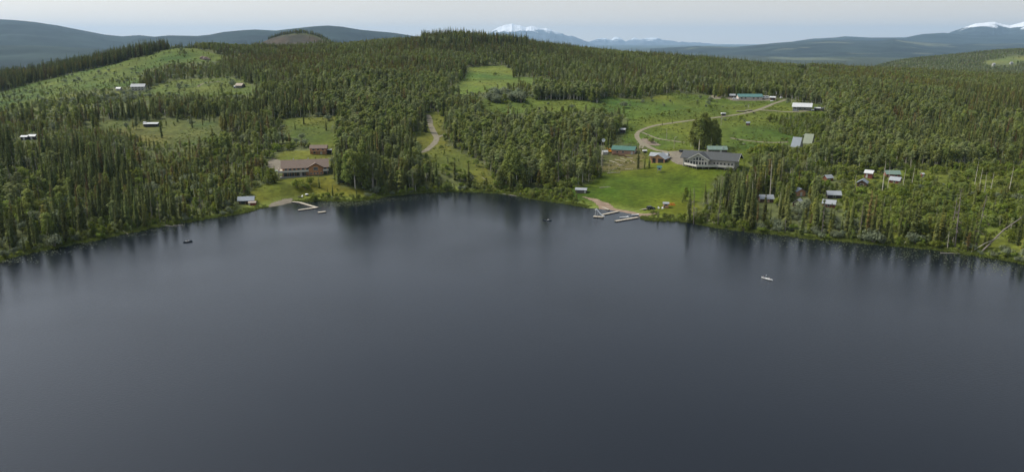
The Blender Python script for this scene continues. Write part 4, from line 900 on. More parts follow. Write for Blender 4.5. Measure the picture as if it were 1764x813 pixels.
for x, y, spd, n_ in beds:
    for _ in range(int(n_*.9)):
        p = at_z(x+r.gauss(0, 22), y+r.gauss(0, spd), .012)
        if not inpoly(np.array([p[0]]), np.array([p[1]]), LAKE)[0] or p[1] < 100: continue
        q = r.uniform(.14,.34); a0 = r.random()*6; k_ = 6
        lp.add([(p[0]+q*math.cos(a0+1.0*j)*(1 if j else .3), p[1]+q*math.sin(a0+1.0*j)*(1 if j else .3), .012+.02*r.random()) for j in range(k_)], [tuple(range(k_))])
o = lp.build('lily_pads', M['lily'], fix=False); tag(o, kind='stuff')
# ------------------------------------------------------------------ buildings
def rib_mat(name, c, rough=.45, metal=0, per=.5):
    m = mat(name, c, rough, .10, .8, .4); t = m.node_tree; b = t.nodes['Principled BSDF']
    g = t.nodes.new('ShaderNodeTexCoord'); w_ = t.nodes.new('ShaderNodeTexWave'); w_.inputs['Scale'].default_value = .32/per*1.0; w_.bands_direction = 'X'
    t.links.new(g.outputs['Object'], w_.inputs['Vector']); bp = t.nodes.new('ShaderNodeBump'); bp.inputs['Strength'].default_value = .4; bp.inputs['Distance'].default_value = .05
    t.links.new(w_.outputs['Fac'], bp.inputs['Height']); t.links.new(bp.outputs[0], b.inputs['Normal']); return m
def clad_mat(name, c, per=.25, var=.2):
    m = mat(name, c, .8, var, 1.2, .2); t = m.node_tree; b = t.nodes['Principled BSDF']
    g = t.nodes.new('ShaderNodeTexCoord'); w_ = t.nodes.new('ShaderNodeTexWave'); w_.inputs['Scale'].default_value = .32/per; w_.bands_direction = 'Z'
    t.links.new(g.outputs['Object'], w_.inputs['Vector']); bp = t.nodes.new('ShaderNodeBump'); bp.inputs['Strength'].default_value = .6; bp.inputs['Distance'].default_value = .06
    t.links.new(w_.outputs['Fac'], bp.inputs['Height']); t.links.new(bp.outputs[0], b.inputs['Normal']); return m
M.update(cedar=clad_mat('orange_cedar_siding', (.42,.21,.10)), logw=clad_mat('pinkish_log_wall', (.40,.24,.17), .3), brownw=clad_mat('dark_brown_siding', (.11,.07,.05)), redw=clad_mat('barn_red_siding', (.20,.065,.05)),
  whitew=clad_mat('white_siding', (.37,.36,.325)), greyw=clad_mat('weathered_grey_boards', (.13,.115,.10)), greenw=clad_mat('grey_green_siding', (.17,.175,.14)), orangew=clad_mat('light_pine_siding', (.50,.27,.15)),
  tan=clad_mat('tan_siding', (.42,.36,.27)), pinkw=clad_mat('pale_pinkish_siding', (.52,.45,.40)), darkw=clad_mat('dark_skirting', (.05,.045,.04)),
  r_brown=mat('brown_shingle_roof', (.150,.115,.095), .9, .18, 2.2, .15, bump=.3), r_slate=mat('charcoal_shingle_roof', (.065,.070,.072), .85, .18, 2.2, .2, bump=.3), r_green=rib_mat('green_metal_roof', (.045,.12,.095)),
  r_teal=rib_mat('teal_metal_roof', (.07,.16,.15)), r_pale=rib_mat('pale_green_metal_roof', (.14,.20,.165)), r_grey=rib_mat('galvanised_metal_roof', (.26,.28,.30)), r_white=rib_mat('white_metal_roof', (.44,.455,.46)), r_blue=rib_mat('blue_grey_metal_roof', (.17,.20,.235)),
  r_sage=rib_mat('sage_metal_roof', (.20,.23,.16)), r_tan=mat('tan_shingle_roof', (.34,.29,.24), .9, .2, 2, .1),
  trim=mat('white_trim', (.50,.49,.45), .6, .06), dtrim=mat('dark_brown_trim', (.07,.045,.035), .7, .1), glass=mat('dark_window_glass', (.025,.030,.035), .12, .1, 1, .7), plank=mat('sun_bleached_planks', (.37,.335,.275), .85, .22, 1.5, .2),
  concrete=mat('concrete', (.26,.25,.22), .9, .1), post=mat('grey_timber', (.25,.22,.18), .9, .2), orangep=mat('orange_plastic', (.75,.20,.03), .45, .1, 2, .4), whitep=mat('white_paint', (.74,.75,.75), .4, .05, 2, .5), black=mat('black_rubber', (.02,.02,.02), .7, .1),
  steel=mat('galvanised_steel', (.45,.46,.46), .45, .1, 2, .5), float=mat('dark_dock_float', (.03,.032,.035), .6, .1), carblack=mat('black_car_paint', (.018,.02,.022), .25, .1, 1, .6), cargrey=mat('grey_car_paint', (.20,.21,.22), .3, .1, 1, .6), yellow=mat('orange_machine_paint', (.62,.26,.02), .5, .15),
  canoe=mat('white_canoe_hull', (.66,.67,.66), .4, .06, 2, .5), darkhull=mat('dark_kayak_hull', (.03,.045,.05), .4, .1, 2, .5), tin=mat('aluminium_hull', (.32,.34,.34), .4, .1, 2, .5), skin=mat('skin', (.45,.28,.20), .6, .05), shirtw=mat('white_shirt', (.65,.65,.64), .9, .05), shirtg=mat('grey_shirt', (.30,.31,.33), .9, .05),
  shirtb=mat('dark_blue_shirt', (.05,.07,.12), .9, .05), hair=mat('brown_hair', (.06,.04,.025), .8, .1), rock=mat('brown_rock', (.19,.15,.13), .95, .35, .8, .1, bump=.4), bleached=mat('bleached_log', (.38,.35,.29), .9, .2, 2, .1), firew=mat('stacked_firewood', (.22,.14,.09), .9, .4, 3, .1), tarp=mat('pale_green_tarp', (.32,.42,.34), .6, .1))

def roof_mb(L, W, wh, rise, oh=.5, th=.16, ohx=None, cx=0, cy=0, axis='x', s0=None, s1=None):
    """chevron roof; axis = direction of the ridge"""
    ohx = oh if ohx is None else ohx; s = rise/(W/2); e = W/2+oh; ze = wh-oh*s
    o_ = [(-e, ze), (0, wh+rise), (e, ze), (e, ze+th), (0, wh+rise+th*1.25), (-e, ze+th)]
    m_ = MB(); a = -L/2-ohx if s0 is None else s0; b = L/2+ohx if s1 is None else s1
    for half in (o_[:2]+o_[4:], o_[1:5]):
        if axis == 'x': m_.prism([(p[0]+cy, p[1]) for p in half], 'x', a+cx, b+cx)
        else: m_.prism([(p[0]+cx, p[1]) for p in half], 'y', a+cy, b+cy)
    return m_
def wall_mb(L, W, wh, rise, cx=0, cy=0, axis='x', down=1.2):
    m_ = MB(); g = rise*.985
    o_ = [(-W/2, -down), (W/2, -down), (W/2, wh-.03), (0, wh+g-.03), (-W/2, wh-.03)]
    if axis == 'x': m_.prism([(p[0]+cy, p[1]) for p in o_], 'x', -L/2+cx, L/2+cx)
    else: m_.prism([(p[0]+cx, p[1]) for p in o_], 'y', -L/2+cy, L/2+cy)
    return m_
def opening(root, name, face, u, z, w_, h, L, W, frame='trim', fill='glass', fw=.12, cx=0, cy=0, bars=0):
    """frame standing proud of the wall with its pane or leaf inside it"""
    fr = MB(); pn = MB(); t = .06
    def B(mb, u0, u1, z0, z1, d0, d1):
        if face == 'f': mb.box(cx+u0, cx+u1, cy-W/2-d1, cy-W/2-d0, z0, z1)
        if face == 'b': mb.box(cx+u0, cx+u1, cy+W/2+d0, cy+W/2+d1, z0, z1)
        if face == 'l': mb.box(cx-L/2-d1, cx-L/2-d0, cy+u0, cy+u1, z0, z1)
        if face == 'r': mb.box(cx+L/2+d0, cx+L/2+d1, cy+u0, cy+u1, z0, z1)
    B(fr, u-w_/2-fw, u-w_/2, z-fw, z+h+fw, 0, t); B(fr, u+w_/2, u+w_/2+fw, z-fw, z+h+fw, 0, t)
    B(fr, u-w_/2, u+w_/2, z-fw, z, 0, t); B(fr, u-w_/2, u+w_/2, z+h, z+h+fw, 0, t)
    for k in range(bars): ub = u-w_/2+w_*(k+1)/(bars+1); B(fr, ub-.06, ub+.06, z, z+h, 0, t)
    B(pn, u-w_/2, u+w_/2, z, z+h, -.02, .025)
    o = fr.build(name, M[frame], root); pn.build('pane' if name == 'window' else 'panel', M[fill], o); return o
def house(name, label, cat, px, py, L, W, wh, rise, rot, wall, roof, oh=.5, axis='x', wins=(), group=None, dz=0, D=None, down=1.5):
    p = at(px, py) if D is None else Vector(at_depth(px, py, D)); th = math.radians(rot)
    c = Vector((p.x - math.sin(th)*(W/2 if axis == 'x' else L/2), p.y + math.cos(th)*(W/2 if axis == 'x' else L/2), p.z+dz))
    r_ = empty(name, c, th, label, cat, group)
    wall_mb(L, W, wh, rise, axis=axis, down=down).build('wall', M[wall], r_)
    roof_mb(L, W, wh, rise, oh, axis=axis).build('roof', M[roof], r_)
    LL, WW = (L, W) if axis == 'x' else (W, L)
    for w_ in wins:
        face, u, z, ww, hh = w_[:5]; kind = w_[5] if len(w_) > 5 else 'window'; fill = w_[6] if len(w_) > 6 else ('glass' if kind == 'window' else 'trim')
        opening(r_, kind, face, u, z, ww, hh, LL, WW, fill=fill, frame=w_[7] if len(w_) > 7 else 'trim', bars=w_[8] if len(w_) > 8 else 0)
    return r_
def railing(root, pts_, z, h=1.0, m='trim', solid=True):
    for i in range(len(pts_)-1):
        a, b = Vector((*pts_[i], z)), Vector((*pts_[i+1], z)); d = (b-a); n_ = Vector((-d.y, d.x, 0)).normalized()*.04; mb = MB()
        mb.add([a-n_, b-n_, b-n_+Vector((0,0,h)), a-n_+Vector((0,0,h)), a+n_, b+n_, b+n_+Vector((0,0,h)), a+n_+Vector((0,0,h))], [(0,1,2,3),(7,6,5,4),(0,4,5,1),(3,2,6,7),(0,3,7,4),(1,5,6,2)])
        mb.build('railing', M[m], root)

# the brown-roofed lodge on the left
ld = house('lakeside_lodge', 'large two-storey orange cedar lodge with long brown roof and wraparound white deck', 'lodge', 526.5, 302.5, 26, 13, 5.0, 3.5, 15, 'cedar', 'r_brown', .9,
  wins=[('f', x, 3.2, 1.5, 1.2) for x in (-11,-8.6,-6.2,-3.8,-1.2,1.2)] + [('f', x, .1, 1.9, 1.9, 'window', 'glass', 'dtrim') for x in (-11.4,-9,-6.6,-4.2,-.8)] + [('f', -2.6, 0, 1.0, 2.1, 'door'), ('f', 11.6, 3.0, 1.6, 1.3), ('f', 11.6, .2, 2.0, 1.9), ('l', -3, 3.2, 1.6, 1.2), ('l', 2, 3.2, 1.6, 1.2)])
wall_mb(5.4, 7.8, 5.0, 2.1, 6.0, -5.2, 'y').build('gable_wing', M['cedar'], ld)
roof_mb(8.5, 7.8, 5.0, 2.1, .6, axis='y', cx=6.0, cy=-4.6, s0=-3.9, s1=3.9).build('gable_roof', M['r_brown'], ld)
for s in (-1, 1):
    MB().add([(6+s*4.5, -8.56, 4.62), (6, -8.56, 7.04), (6, -8.56, 7.42), (6+s*4.5, -8.56, 5.0), (6+s*4.5, -8.5, 4.62), (6, -8.5, 7.04), (6, -8.5, 7.42), (6+s*4.5, -8.5, 5.0)], [(0,1,2,3),(7,6,5,4),(0,4,5,1),(3,2,6,7),(0,3,7,4),(1,5,6,2)]).build('bargeboard', M['dtrim'], ld)
opening(ld, 'window', 'f', 0, 3.2, 2.3, 1.7, 7.8, 5.4, cx=6.0, cy=-5.2, bars=2)
for u in (3.2, 5.2, 7.0, 9.0): opening(ld, 'window', 'f', u, .9, .8, .8, 5.4, 5.4, cx=0, cy=-5.2)
MB().add([(-15.6,-8.8,2.45),(2.0,-8.8,2.45),(2.0,-6.53,2.45),(-13.03,-6.53,2.45),(-13.03,5,2.45),(-15.6,5,2.45),(-15.6,-8.8,2.7),(2.0,-8.8,2.7),(2.0,-6.53,2.7),(-13.03,-6.53,2.7),(-13.03,5,2.7),(-15.6,5,2.7)],
  [(5,4,3,0),(3,2,1,0),(6,9,10,11),(6,7,8,9),(0,1,7,6),(1,2,8,7),(2,3,9,8),(3,4,10,9),(4,5,11,10),(5,0,6,11)]).build('deck', M['plank'], ld)
railing(ld, [(-15.5, 5), (-15.5, -8.7), (2.0, -8.7)], 2.7, .95)
for x in (-15.3,-12.3,-9.3,-6.3,-3.3,-.3,1.8): MB().box(x-.12, x+.12, -8.75, -8.5, -1.5, 2.45).build('post', M['post'], ld)
MB().box(10.2, 13.4, -8.4, -6.53, 2.45, 2.7).build('balcony', M['plank'], ld); railing(ld, [(10.2,-8.35),(13.35,-8.35),(13.35,-6.6)], 2.7, .9)
MB().box(-14.5, 3.4, -9.6, -6.6, -1.6, -.02).build('patio', M['concrete'], ld)
for x in (-6.5, 2.0): MB().box(x-.25, x+.25, .4, .9, 7.9, 9.3).build('chimney', M['steel'], ld)
hs = house('upper_house', 'smaller orange two-storey house with brown roof behind the lakeside lodge', 'house', 548.5, 266, 10.6, 7.5, 3.9, 1.6, 6, 'cedar', 'r_brown', .5,
  wins=[('f', -3, 2.6, 1.6, .9), ('f', 0, 2.6, 1.6, .9), ('f', 3, 2.6, 1.6, .9), ('f', 1.9, 0, 1.0, 2.0, 'door'), ('f', -2.5, .7, 1.4, 1.0)])
MB().box(-5.2, 5.2, -4.9, -3.77, 1.95, 2.1).build('balcony', M['plank'], hs); railing(hs, [(-5.2,-4.85),(5.2,-4.85)], 2.1, .7, 'orangew')
for x in (-5, 0, 5): MB().box(x-.08, x+.08, -4.85, -4.7, -1, 1.95).build('post', M['post'], hs)
p = at(567, 264.5); cp = empty('carport', p, math.radians(6), 'flat white-roofed carport joined to the right of the upper orange house', 'carport')
MB().box(-1.9, 1.9, -2.2, 2.2, 2.5, 2.66).build('roof', M['r_white'], cp)
for x in (-1.7, 1.7):
    for y in (-2, 2): MB().box(x-.08, x+.08, y-.08, y+.08, -1, 2.5).build('post', M['post'], cp)
MB().box(-1.8, 1.8, 1.95, 2.05, -.5, 2.48).build('wall', M['greyw'], cp)
bh = house('boathouse', 'open brown timber boathouse with blue-grey metal roof on the left shore', 'boathouse', 424, 351.5, 7.2, 5.4, 2.1, 1.3, 12, 'brownw', 'r_blue', .8,
  wins=[('f', -1.5, .1, 2.0, 1.7), ('f', 1.8, .5, 1.2, 1.0), ('r', 0, .3, 2.4, 1.5)])
an = house('lean_to_hut', 'low red-brown hut with pale door in front of the brown boathouse', 'hut', 434.5, 354, 3.6, 2.4, 1.4, .55, 10, 'redw', 'r_tan', .25, wins=[('f', -1.45, 0, .6, 1.2, 'door')])

# docks
def dock(name, label, pxs, wid, zt=.42, m='plank', group=None, cat='dock', planks=True):
    P_ = [at_z(x, y, 0) for x, y in pxs]; c0 = Vector((P_[0][0], P_[0][1], 0)); r_ = empty(name, c0, 0, label, cat, group)
    for i in range(len(P_)-1):
        a = Vector((P_[i][0], P_[i][1], 0))-c0; b = Vector((P_[i+1][0], P_[i+1][1], 0))-c0; d = (b-a).normalized(); n_ = Vector((-d.y, d.x, 0)); L = (b-a).length
        if i: a = a + d*wid*.5
        if i < len(P_)-2: b = b + d*wid*.5
        L = (b-a).length; k = max(1, round(L/3.2)); mb = MB(); st = L/(k*8)
        for j in range(k*8):                                        # deck boards, laid with open joints
            q = a+d*(st*j+.02); e = a+d*(st*(j+1)-.02); h_ = zt+random.uniform(-.01,.01)
            v = [q-n_*wid/2, e-n_*wid/2, e+n_*wid/2, q+n_*wid/2]; mb.add([(*w_.xy, h_-.06) for w_ in v]+[(*w_.xy, h_) for w_ in v], [(0,3,2,1),(4,5,6,7),(0,1,5,4),(1,2,6,5),(2,3,7,6),(3,0,4,7)])
        o = mb.build('decking', M[m], r_); 
        fr = MB()
        for s in (-1, 1):
            q = a+n_*s*(wid/2-.05); e = b+n_*s*(wid/2-.05); w2 = n_*.05; v = [q-w2, e-w2, e+w2, q+w2]
            fr.add([(*w_.xy, zt-.24) for w_ in v]+[(*w_.xy, zt-.065) for w_ in v], [(0,3,2,1),(4,5,6,7),(0,1,5,4),(1,2,6,5),(2,3,7,6),(3,0,4,7)])
        fr.build('side_beam', M['post'], r_)
        for j in range(k+1):
            q = a+d*(L*(j+.0)/k*.92+L*.04); f_ = MB(); v = [q-d*.45-n_*wid*.46, q+d*.45-n_*wid*.46, q+d*.45+n_*wid*.46, q-d*.45+n_*wid*.46]
            f_.add([(*w_.xy, -.25) for w_ in v]+[(*w_.xy, zt-.245) for w_ in v], [(0,3,2,1),(4,5,6,7),(0,1,5,4),(1,2,6,5),(2,3,7,6),(3,0,4,7)]); f_.build('float', M['float'], r_)
    return r_
dock('dock', 'pale V-shaped floating dock reaching out from the small gravel beach', [(504,348.5),(517,350),(545.5,358.5),(514,363)], 1.7)
dock('swimming_raft', 'small pale rectangular raft floating off the V-shaped dock', [(548,367),(561,365.5)], 1.9, cat='raft')
dk1 = dock('dock', 'narrow float dock linking the lawn beach to the water slide', [(1065.5,365),(1037,371)], 1.5, group='float docks at the lawn beach')
dk2 = dock('dock', 'outer float dock with white boat tied alongside', [(1099,375.3),(1060,382)], 1.7, group='float docks at the lawn beach')
dk3 = dock('dock', 'short plank walkway along the beach edge left of the slide dock', [(1031,355),(1049,362.5)], 1.1, group='float docks at the lawn beach')
# water slide
p = at_z(1031, 374.5, 0); sl_ = empty('water_slide', (p[0], p[1], 0), math.radians(-18), 'tall white water slide standing on a floating platform', 'water slide')
mb = MB()
for j in range(14): mb.box(-2.6+j*.37, -2.6+j*.37+.33, -1.3, 1.3, .34, .42)
mb.build('platform', M['plank'], sl_)
for x in (-2, 0, 2): MB().box(x-.5, x+.5, -1.2, 1.2, -.25, .335).build('float', M['float'], sl_)
ch = MB(); prof = [(-1.3,3.9),(-.9,3.85),(-.2,3.0),(.8,1.9),(1.8,1.0),(2.5,.72),(2.9,.66)]
for i in range(len(prof)-1):
    (x0, z0), (x1, z1) = prof[i], prof[i+1]
    ch.add([(x0,-.4,z0),(x1,-.4,z1),(x1,.4,z1),(x0,.4,z0),(x0,-.4,z0-.06),(x1,-.4,z1-.06),(x1,.4,z1-.06),(x0,.4,z0-.06)], [(0,1,2,3),(7,6,5,4),(0,4,5,1),(3,2,6,7)])
    for s in (-1, 1): ch.add([(x0,s*.4,z0-.06),(x1,s*.4,z1-.06),(x1,s*.46,z1+.3),(x0,s*.46,z0+.3),(x0,s*.48,z0-.06),(x1,s*.48,z1-.06),(x1,s*.52,z1+.3),(x0,s*.52,z0+.3)], [(0,1,2,3),(7,6,5,4),(3,2,6,7),(0,4,5,1)])
ch.build('chute', M['whitep'], sl_)
for s in (-1, 1):
    MB().tube([(-1.9, s*.45, .4), (-1.35, s*.42, 3.9), (-1.3, s*.42, 4.7)], .05, 5).build('upright', M['steel'], sl_); MB().tube([(-.5, s*.45, .4), (-.9, s*.42, 3.8)], .05, 5).build('upright', M['steel'], sl_)
for k in range(8): MB().tube([(-1.85+k*.065, -.42, .75+k*.42), (-1.85+k*.065, .42, .75+k*.42)], .035, 4).build('rung', M['steel'], sl_)
MB().box(-1.9,-.9,-.45,.45,3.8,3.86).build('top_stand', M['whitep'], sl_)

# boats, people
def hull_mb(L, B_, H_, rocker=.12, square=False):
    """open shell: outer skin and inner skin between stem and stern"""
    n_ = 13; sec = 7; mb = MB(); V = []
    for side in (0, 1):
        off = .04*side
        for i in range(n_):
            f = i/(n_-1)*2-1; bw = B_/2*(1-abs(f)**2.4) + .02 if not square or f < 0 else B_/2*(1-.15*f)
            zb = rocker*abs(f)**2.5; zt = H_+.28*H_*abs(f)**3
            for j in range(sec):
                a = (j/(sec-1)*2-1); V.append((f*L/2*(1-off*.5), max(bw-off, .01)*math.sin(a*math.pi/2), zb+off+(zt-zb-off*(1 if abs(a) < 1 else 1))*abs(a)**2.2))
    F = []; k = n_*sec
    for i in range(n_-1):
        for j in range(sec-1):
            a = i*sec+j; F.append((a, a+1, a+sec+1, a+sec)); F.append((k+a, k+a+sec, k+a+sec+1, k+a+1))
        F.append((i*sec, (i+1)*sec, k+(i+1)*sec, k+i*sec)); F.append((i*sec+sec-1, k+i*sec+sec-1, k+(i+1)*sec+sec-1, (i+1)*sec+sec-1))
    for i in (0, n_-1):
        for j in range(sec-1): a = i*sec+j; F.append((a, k+a, k+a+1, a+1))
    if square:
        F.append(tuple((n_-1)*sec+j for j in range(sec)))
    return mb.add(V, F)
def boat(name, label, cat, loc, rz, L, B_, H_, m, seats=(), square=False, deck=None, group=None):
    r_ = empty(name, loc, rz, label, cat, group); hull_mb(L, B_, H_, square=square).build('hull', M[m], r_)
    for x in seats: MB().box(x-.13, x+.13, -B_*.42, B_*.42, H_*.62, H_*.62+.03).build('seat', M['plank'], r_)
    if deck:
        for s in (-1, 1):
            MB().prism([(s*L*.48, 0), (s*L*.16, -B_*.38), (s*L*.16, B_*.38)], 'z', H_*.93, H_*.99).build('deck', M[deck], r_)
    return r_
def person(label, loc, rz, shirt, z=.25, lean=.1):
    """one skinned body, seated with the legs forward and both hands out on a paddle"""
    V = [(0,0,0),(0,0,.18),(lean*.4,0,.36),(lean*.7,0,.50),(lean*.8,0,.58),(lean,0,.68),(lean+.02,0,.80)]; R_ = [(.15,.17),(.125,.15),(.12,.17),(.085,.15),(.055,.055),(.085,.08),(.06,.07)]
    E = [(i, i+1) for i in range(6)]
    for s in (-1, 1):
        k = len(V); V += [(lean*.7,s*.19,.50),(lean+.12,s*.25,.30),(lean+.36,s*.2,.24),(lean+.44,s*.2,.24),(.30,s*.12,.04),(.62,s*.13,.20),(.92,s*.11,-.02),(1.02,s*.11,.05)]
        R_ += [(.065,.065),(.048,.048),(.034,.034),(.035,.02),(.09,.09),(.065,.065),(.045,.045),(.04,.03)]
        E += [(3,k),(k,k+1),(k+1,k+2),(k+2,k+3),(0,k+4),(k+4,k+5),(k+5,k+6),(k+6,k+7)]
    me = bpy.data.meshes.new('body'); me.from_pydata(V, E, []); me.materials.append(M[shirt])
    o = bpy.data.objects.new('person', me); col.objects.link(o); tag(o, label, 'person')
    sk = o.modifiers.new('skin', 'SKIN'); ly = me.skin_vertices[0] if me.skin_vertices else None
    if ly is None:
        bm = bmesh.new(); bm.from_mesh(me); bm.verts.layers.skin.verify(); bm.to_mesh(me); bm.free(); ly = me.skin_vertices[0]
    for i, rr in enumerate(R_): ly.data[i].radius = rr
    ly.data[0].use_root = True; o.modifiers.new('smooth', 'SUBSURF').levels = 1
    o.location = Vector(loc)+Vector((0,0,z)); o.rotation_euler = (0,0,rz)
    hm = MB(); hm.tube([(lean+.0,0,.60),(lean+.01,0,.66),(lean+.02,0,.74),(lean+.02,0,.81),(lean+.01,0,.85)], [.06,.085,.095,.08,.03], 10)
    hm.add([(lean+.11,-.02,.71),(lean+.11,.02,.71),(lean+.14,0,.70),(lean+.105,0,.76)], [(0,1,2),(1,3,2),(3,0,2)])
    hm.build('face', M['skin'], o)
    MB().tube([(lean-.02,0,.70),(lean-.02,0,.78),(lean-.01,0,.85),(lean,0,.88)], [.095,.105,.085,.02], 10).build('hair', M['hair'], o)
    for s in (-1, 1):
        hb = MB(); bx, by, bz = lean+.44, s*.2, .24
        hb.box(bx-.02, bx+.06, by-.04, by+.04, bz-.015, bz+.02)
        for q in range(4): hb.tube([(bx+.05, by-.03+q*.02, bz+.005), (bx+.10+(.012,.02,.016,.004)[q], by-.03+q*.02, bz), (bx+.09, by-.03+q*.02, bz-.035), (bx+.06, by-.03+q*.02, bz-.04)], [.010,.009,.008,.006], 4)
        hb.tube([(bx, by-s*.04, bz), (bx+.03, by-s*.075, bz-.01), (bx+.06, by-s*.07, bz-.03)], [.011,.010,.007], 4)
        hb.build('hand', M['skin'], o)
    return o
def paddle(label, loc, rz, tilt=.25, L=2.1, z=.47):
    r_ = empty('paddle', Vector(loc)+Vector((0,0,z)), rz, label, 'paddle'); r_.rotation_euler = (tilt, 0, rz)
    MB().tube([(0,-L/2,0),(0,L/2,0)], .018, 5).build('shaft', M['steel'], r_)
    for s in (-1, 1): MB().box(-.015, .015, min(s*L/2, s*(L/2+.42)), max(s*L/2, s*(L/2+.42)), -.09, .09).build('blade', M['whitep'], r_)
a, b = at_z(1314, 478.5, .1), at_z(1329, 482.7, .1); rz = math.atan2(b[1]-a[1], b[0]-a[0]); c = (Vector(a)+Vector(b))/2; c.z = -.06
boat('canoe', 'long white canoe with two paddlers out on the open lake at right', 'canoe', c, rz, 4.9, .95, .42, 'canoe', (-1.4, 0, 1.3)); dv = Vector((math.cos(rz), math.sin(rz), 0))
person('person in a grey top in the left end of the white canoe', c-dv*1.75, rz, 'shirtg', .2); person('person in a white top in the right end of the white canoe', c+dv*.75, rz, 'shirtw', .2)
paddle('paddle held by the left paddler of the white canoe', c-dv*1.2, rz, .5); paddle('paddle held by the right paddler of the white canoe', c+dv*1.3, rz, -.5)
a, b = at_z(934.5, 379.2, .1), at_z(950.5, 380.3, .1); rz = math.atan2(b[1]-a[1], b[0]-a[0]); c = (Vector(a)+Vector(b))/2; c.z = -.05; dv = Vector((math.cos(rz), math.sin(rz), 0))
boat('kayak', 'dark canoe with one person in white off the middle shore', 'kayak', c, rz, 4.6, .85, .40, 'darkhull', (1.0,), deck='darkhull'); person('person in white sitting in the dark canoe', c+dv*.7, rz+math.pi, 'shirtw', .2); paddle('paddle across the dark canoe', c+dv*.1, rz, .2)
a, b = at_z(317, 417.5, .1), at_z(330, 416, .1); rz = math.atan2(b[1]-a[1], b[0]-a[0]); c = (Vector(a)+Vector(b))/2; c.z = -.08; dv = Vector((math.cos(rz), math.sin(rz), 0))
boat('rowing_boat', 'small dark fishing boat with two people near the left shore', 'boat', c, rz, 3.7, 1.25, .5, 'darkhull', (-.9, .5), square=True); person('person in pale clothes in the left of the small fishing boat', c-dv*.8, rz, 'shirtw', .3); person('person in grey in the right of the small fishing boat', c+dv*.6, rz+math.pi, 'shirtg', .34)
a = at_z(1075.5, 376.5, 0); boat('motorboat', 'white boat tied behind the outer dock', 'boat', (a[0], a[1]+1.2, -.1), .15, 4.4, 1.6, .7, 'whitep', (-.6, .6), square=True)
a = at_z(1094, 371.5, 0); boat('motorboat', 'pale blue-white boat pulled up at the beach by the outer dock', 'boat', (a[0], a[1], .05), .1, 3.6, 1.4, .55, 'whitep', (0,), square=True)

# the log garage and its yard
gr = house('log_garage', 'long pinkish log garage with green metal roof beside the garden', 'garage', 1073, 266.5, 15.5, 8, 3.3, 2.0, -20, 'logw', 'r_green', .6,
  wins=[('f', 6.2, .0, 1.3, 2.1, 'door'), ('r', -2.2, 0, 2.2, 2.3, 'door'), ('r', 1.8, 0, 2.0, 2.3, 'door'), ('r', 0, 3.4, 1.0, .8), ('f', -4, 1.2, 1.1, .9), ('f', 0, 1.2, 1.1, .9)])
def woodpile(px, py, L, rot, label):
    p = at(px, py); r_ = empty('woodpile', p, math.radians(rot), label, 'woodpile', 'woodpiles by the log garage'); mb = MB(); r0 = random.Random(int(px))
    n_ = int(L/.28)
    for k in range(4):
        for i in range(n_-(k % 2)): 
            if r0.random() < .9: x = -L/2+.14+i*.28+.14*(k % 2); mb.tube([(x, -.5+r0.uniform(-.1,.1), .14+k*.25), (x, .5+r0.uniform(-.1,.1), .14+k*.25)], .13, 6)
    o = mb.build('logs', M['firew'], r_); o['kind'] = 'stuff'
woodpile(1060, 267, 4.5, -18, 'left stack of firewood along the front of the log garage'); woodpile(1071, 269, 5, -22, 'middle stack of firewood before the log garage'); woodpile(1080, 271, 3.5, -12, 'right stack of firewood before the log garage')
ex_ = at(1051, 263); r_ = empty('excavator', ex_, 2.4, 'small orange digger parked left of the log garage', 'excavator')
for s in (-1, 1): MB().prism([(-1.3,0),(1.3,0),(1.5,.3),(1.3,.6),(-1.3,.6),(-1.5,.3)], 'y', s*.95-.2, s*.95+.2).build('track', M['black'], r_)
MB().box(-1.4,.9,-.8,.8,.7,1.5).build('body', M['yellow'], r_); MB().box(-.2,.9,-.78,.05,1.5,2.6).build('cab', M['yellow'], r_); MB().box(-.1,.92,-.80,.07,1.65,2.35).build('cab_window', M['glass'], r_)
MB().tube([(.9,.4,1.2),(2.2,.4,3.0),(3.4,.4,2.6)], [.18,.15,.13], 5).build('boom', M['yellow'], r_); MB().tube([(3.4,.4,2.6),(3.9,.4,1.0)], .12, 5).build('arm', M['yellow'], r_); MB().prism([(3.6,1.0),(4.2,1.0),(4.3,.5),(3.8,.3),(3.5,.6)], 'y', .05, .75).build('bucket', M['post'], r_)
house('white_shed', 'small white shed left of the orange digger', 'shed', 1043, 267, 3.8, 2.6, 1.9, .9, 15, 'whitew', 'r_white', .15, wins=[('r', 0, 0, .8, 1.7, 'door', 'greyw')])
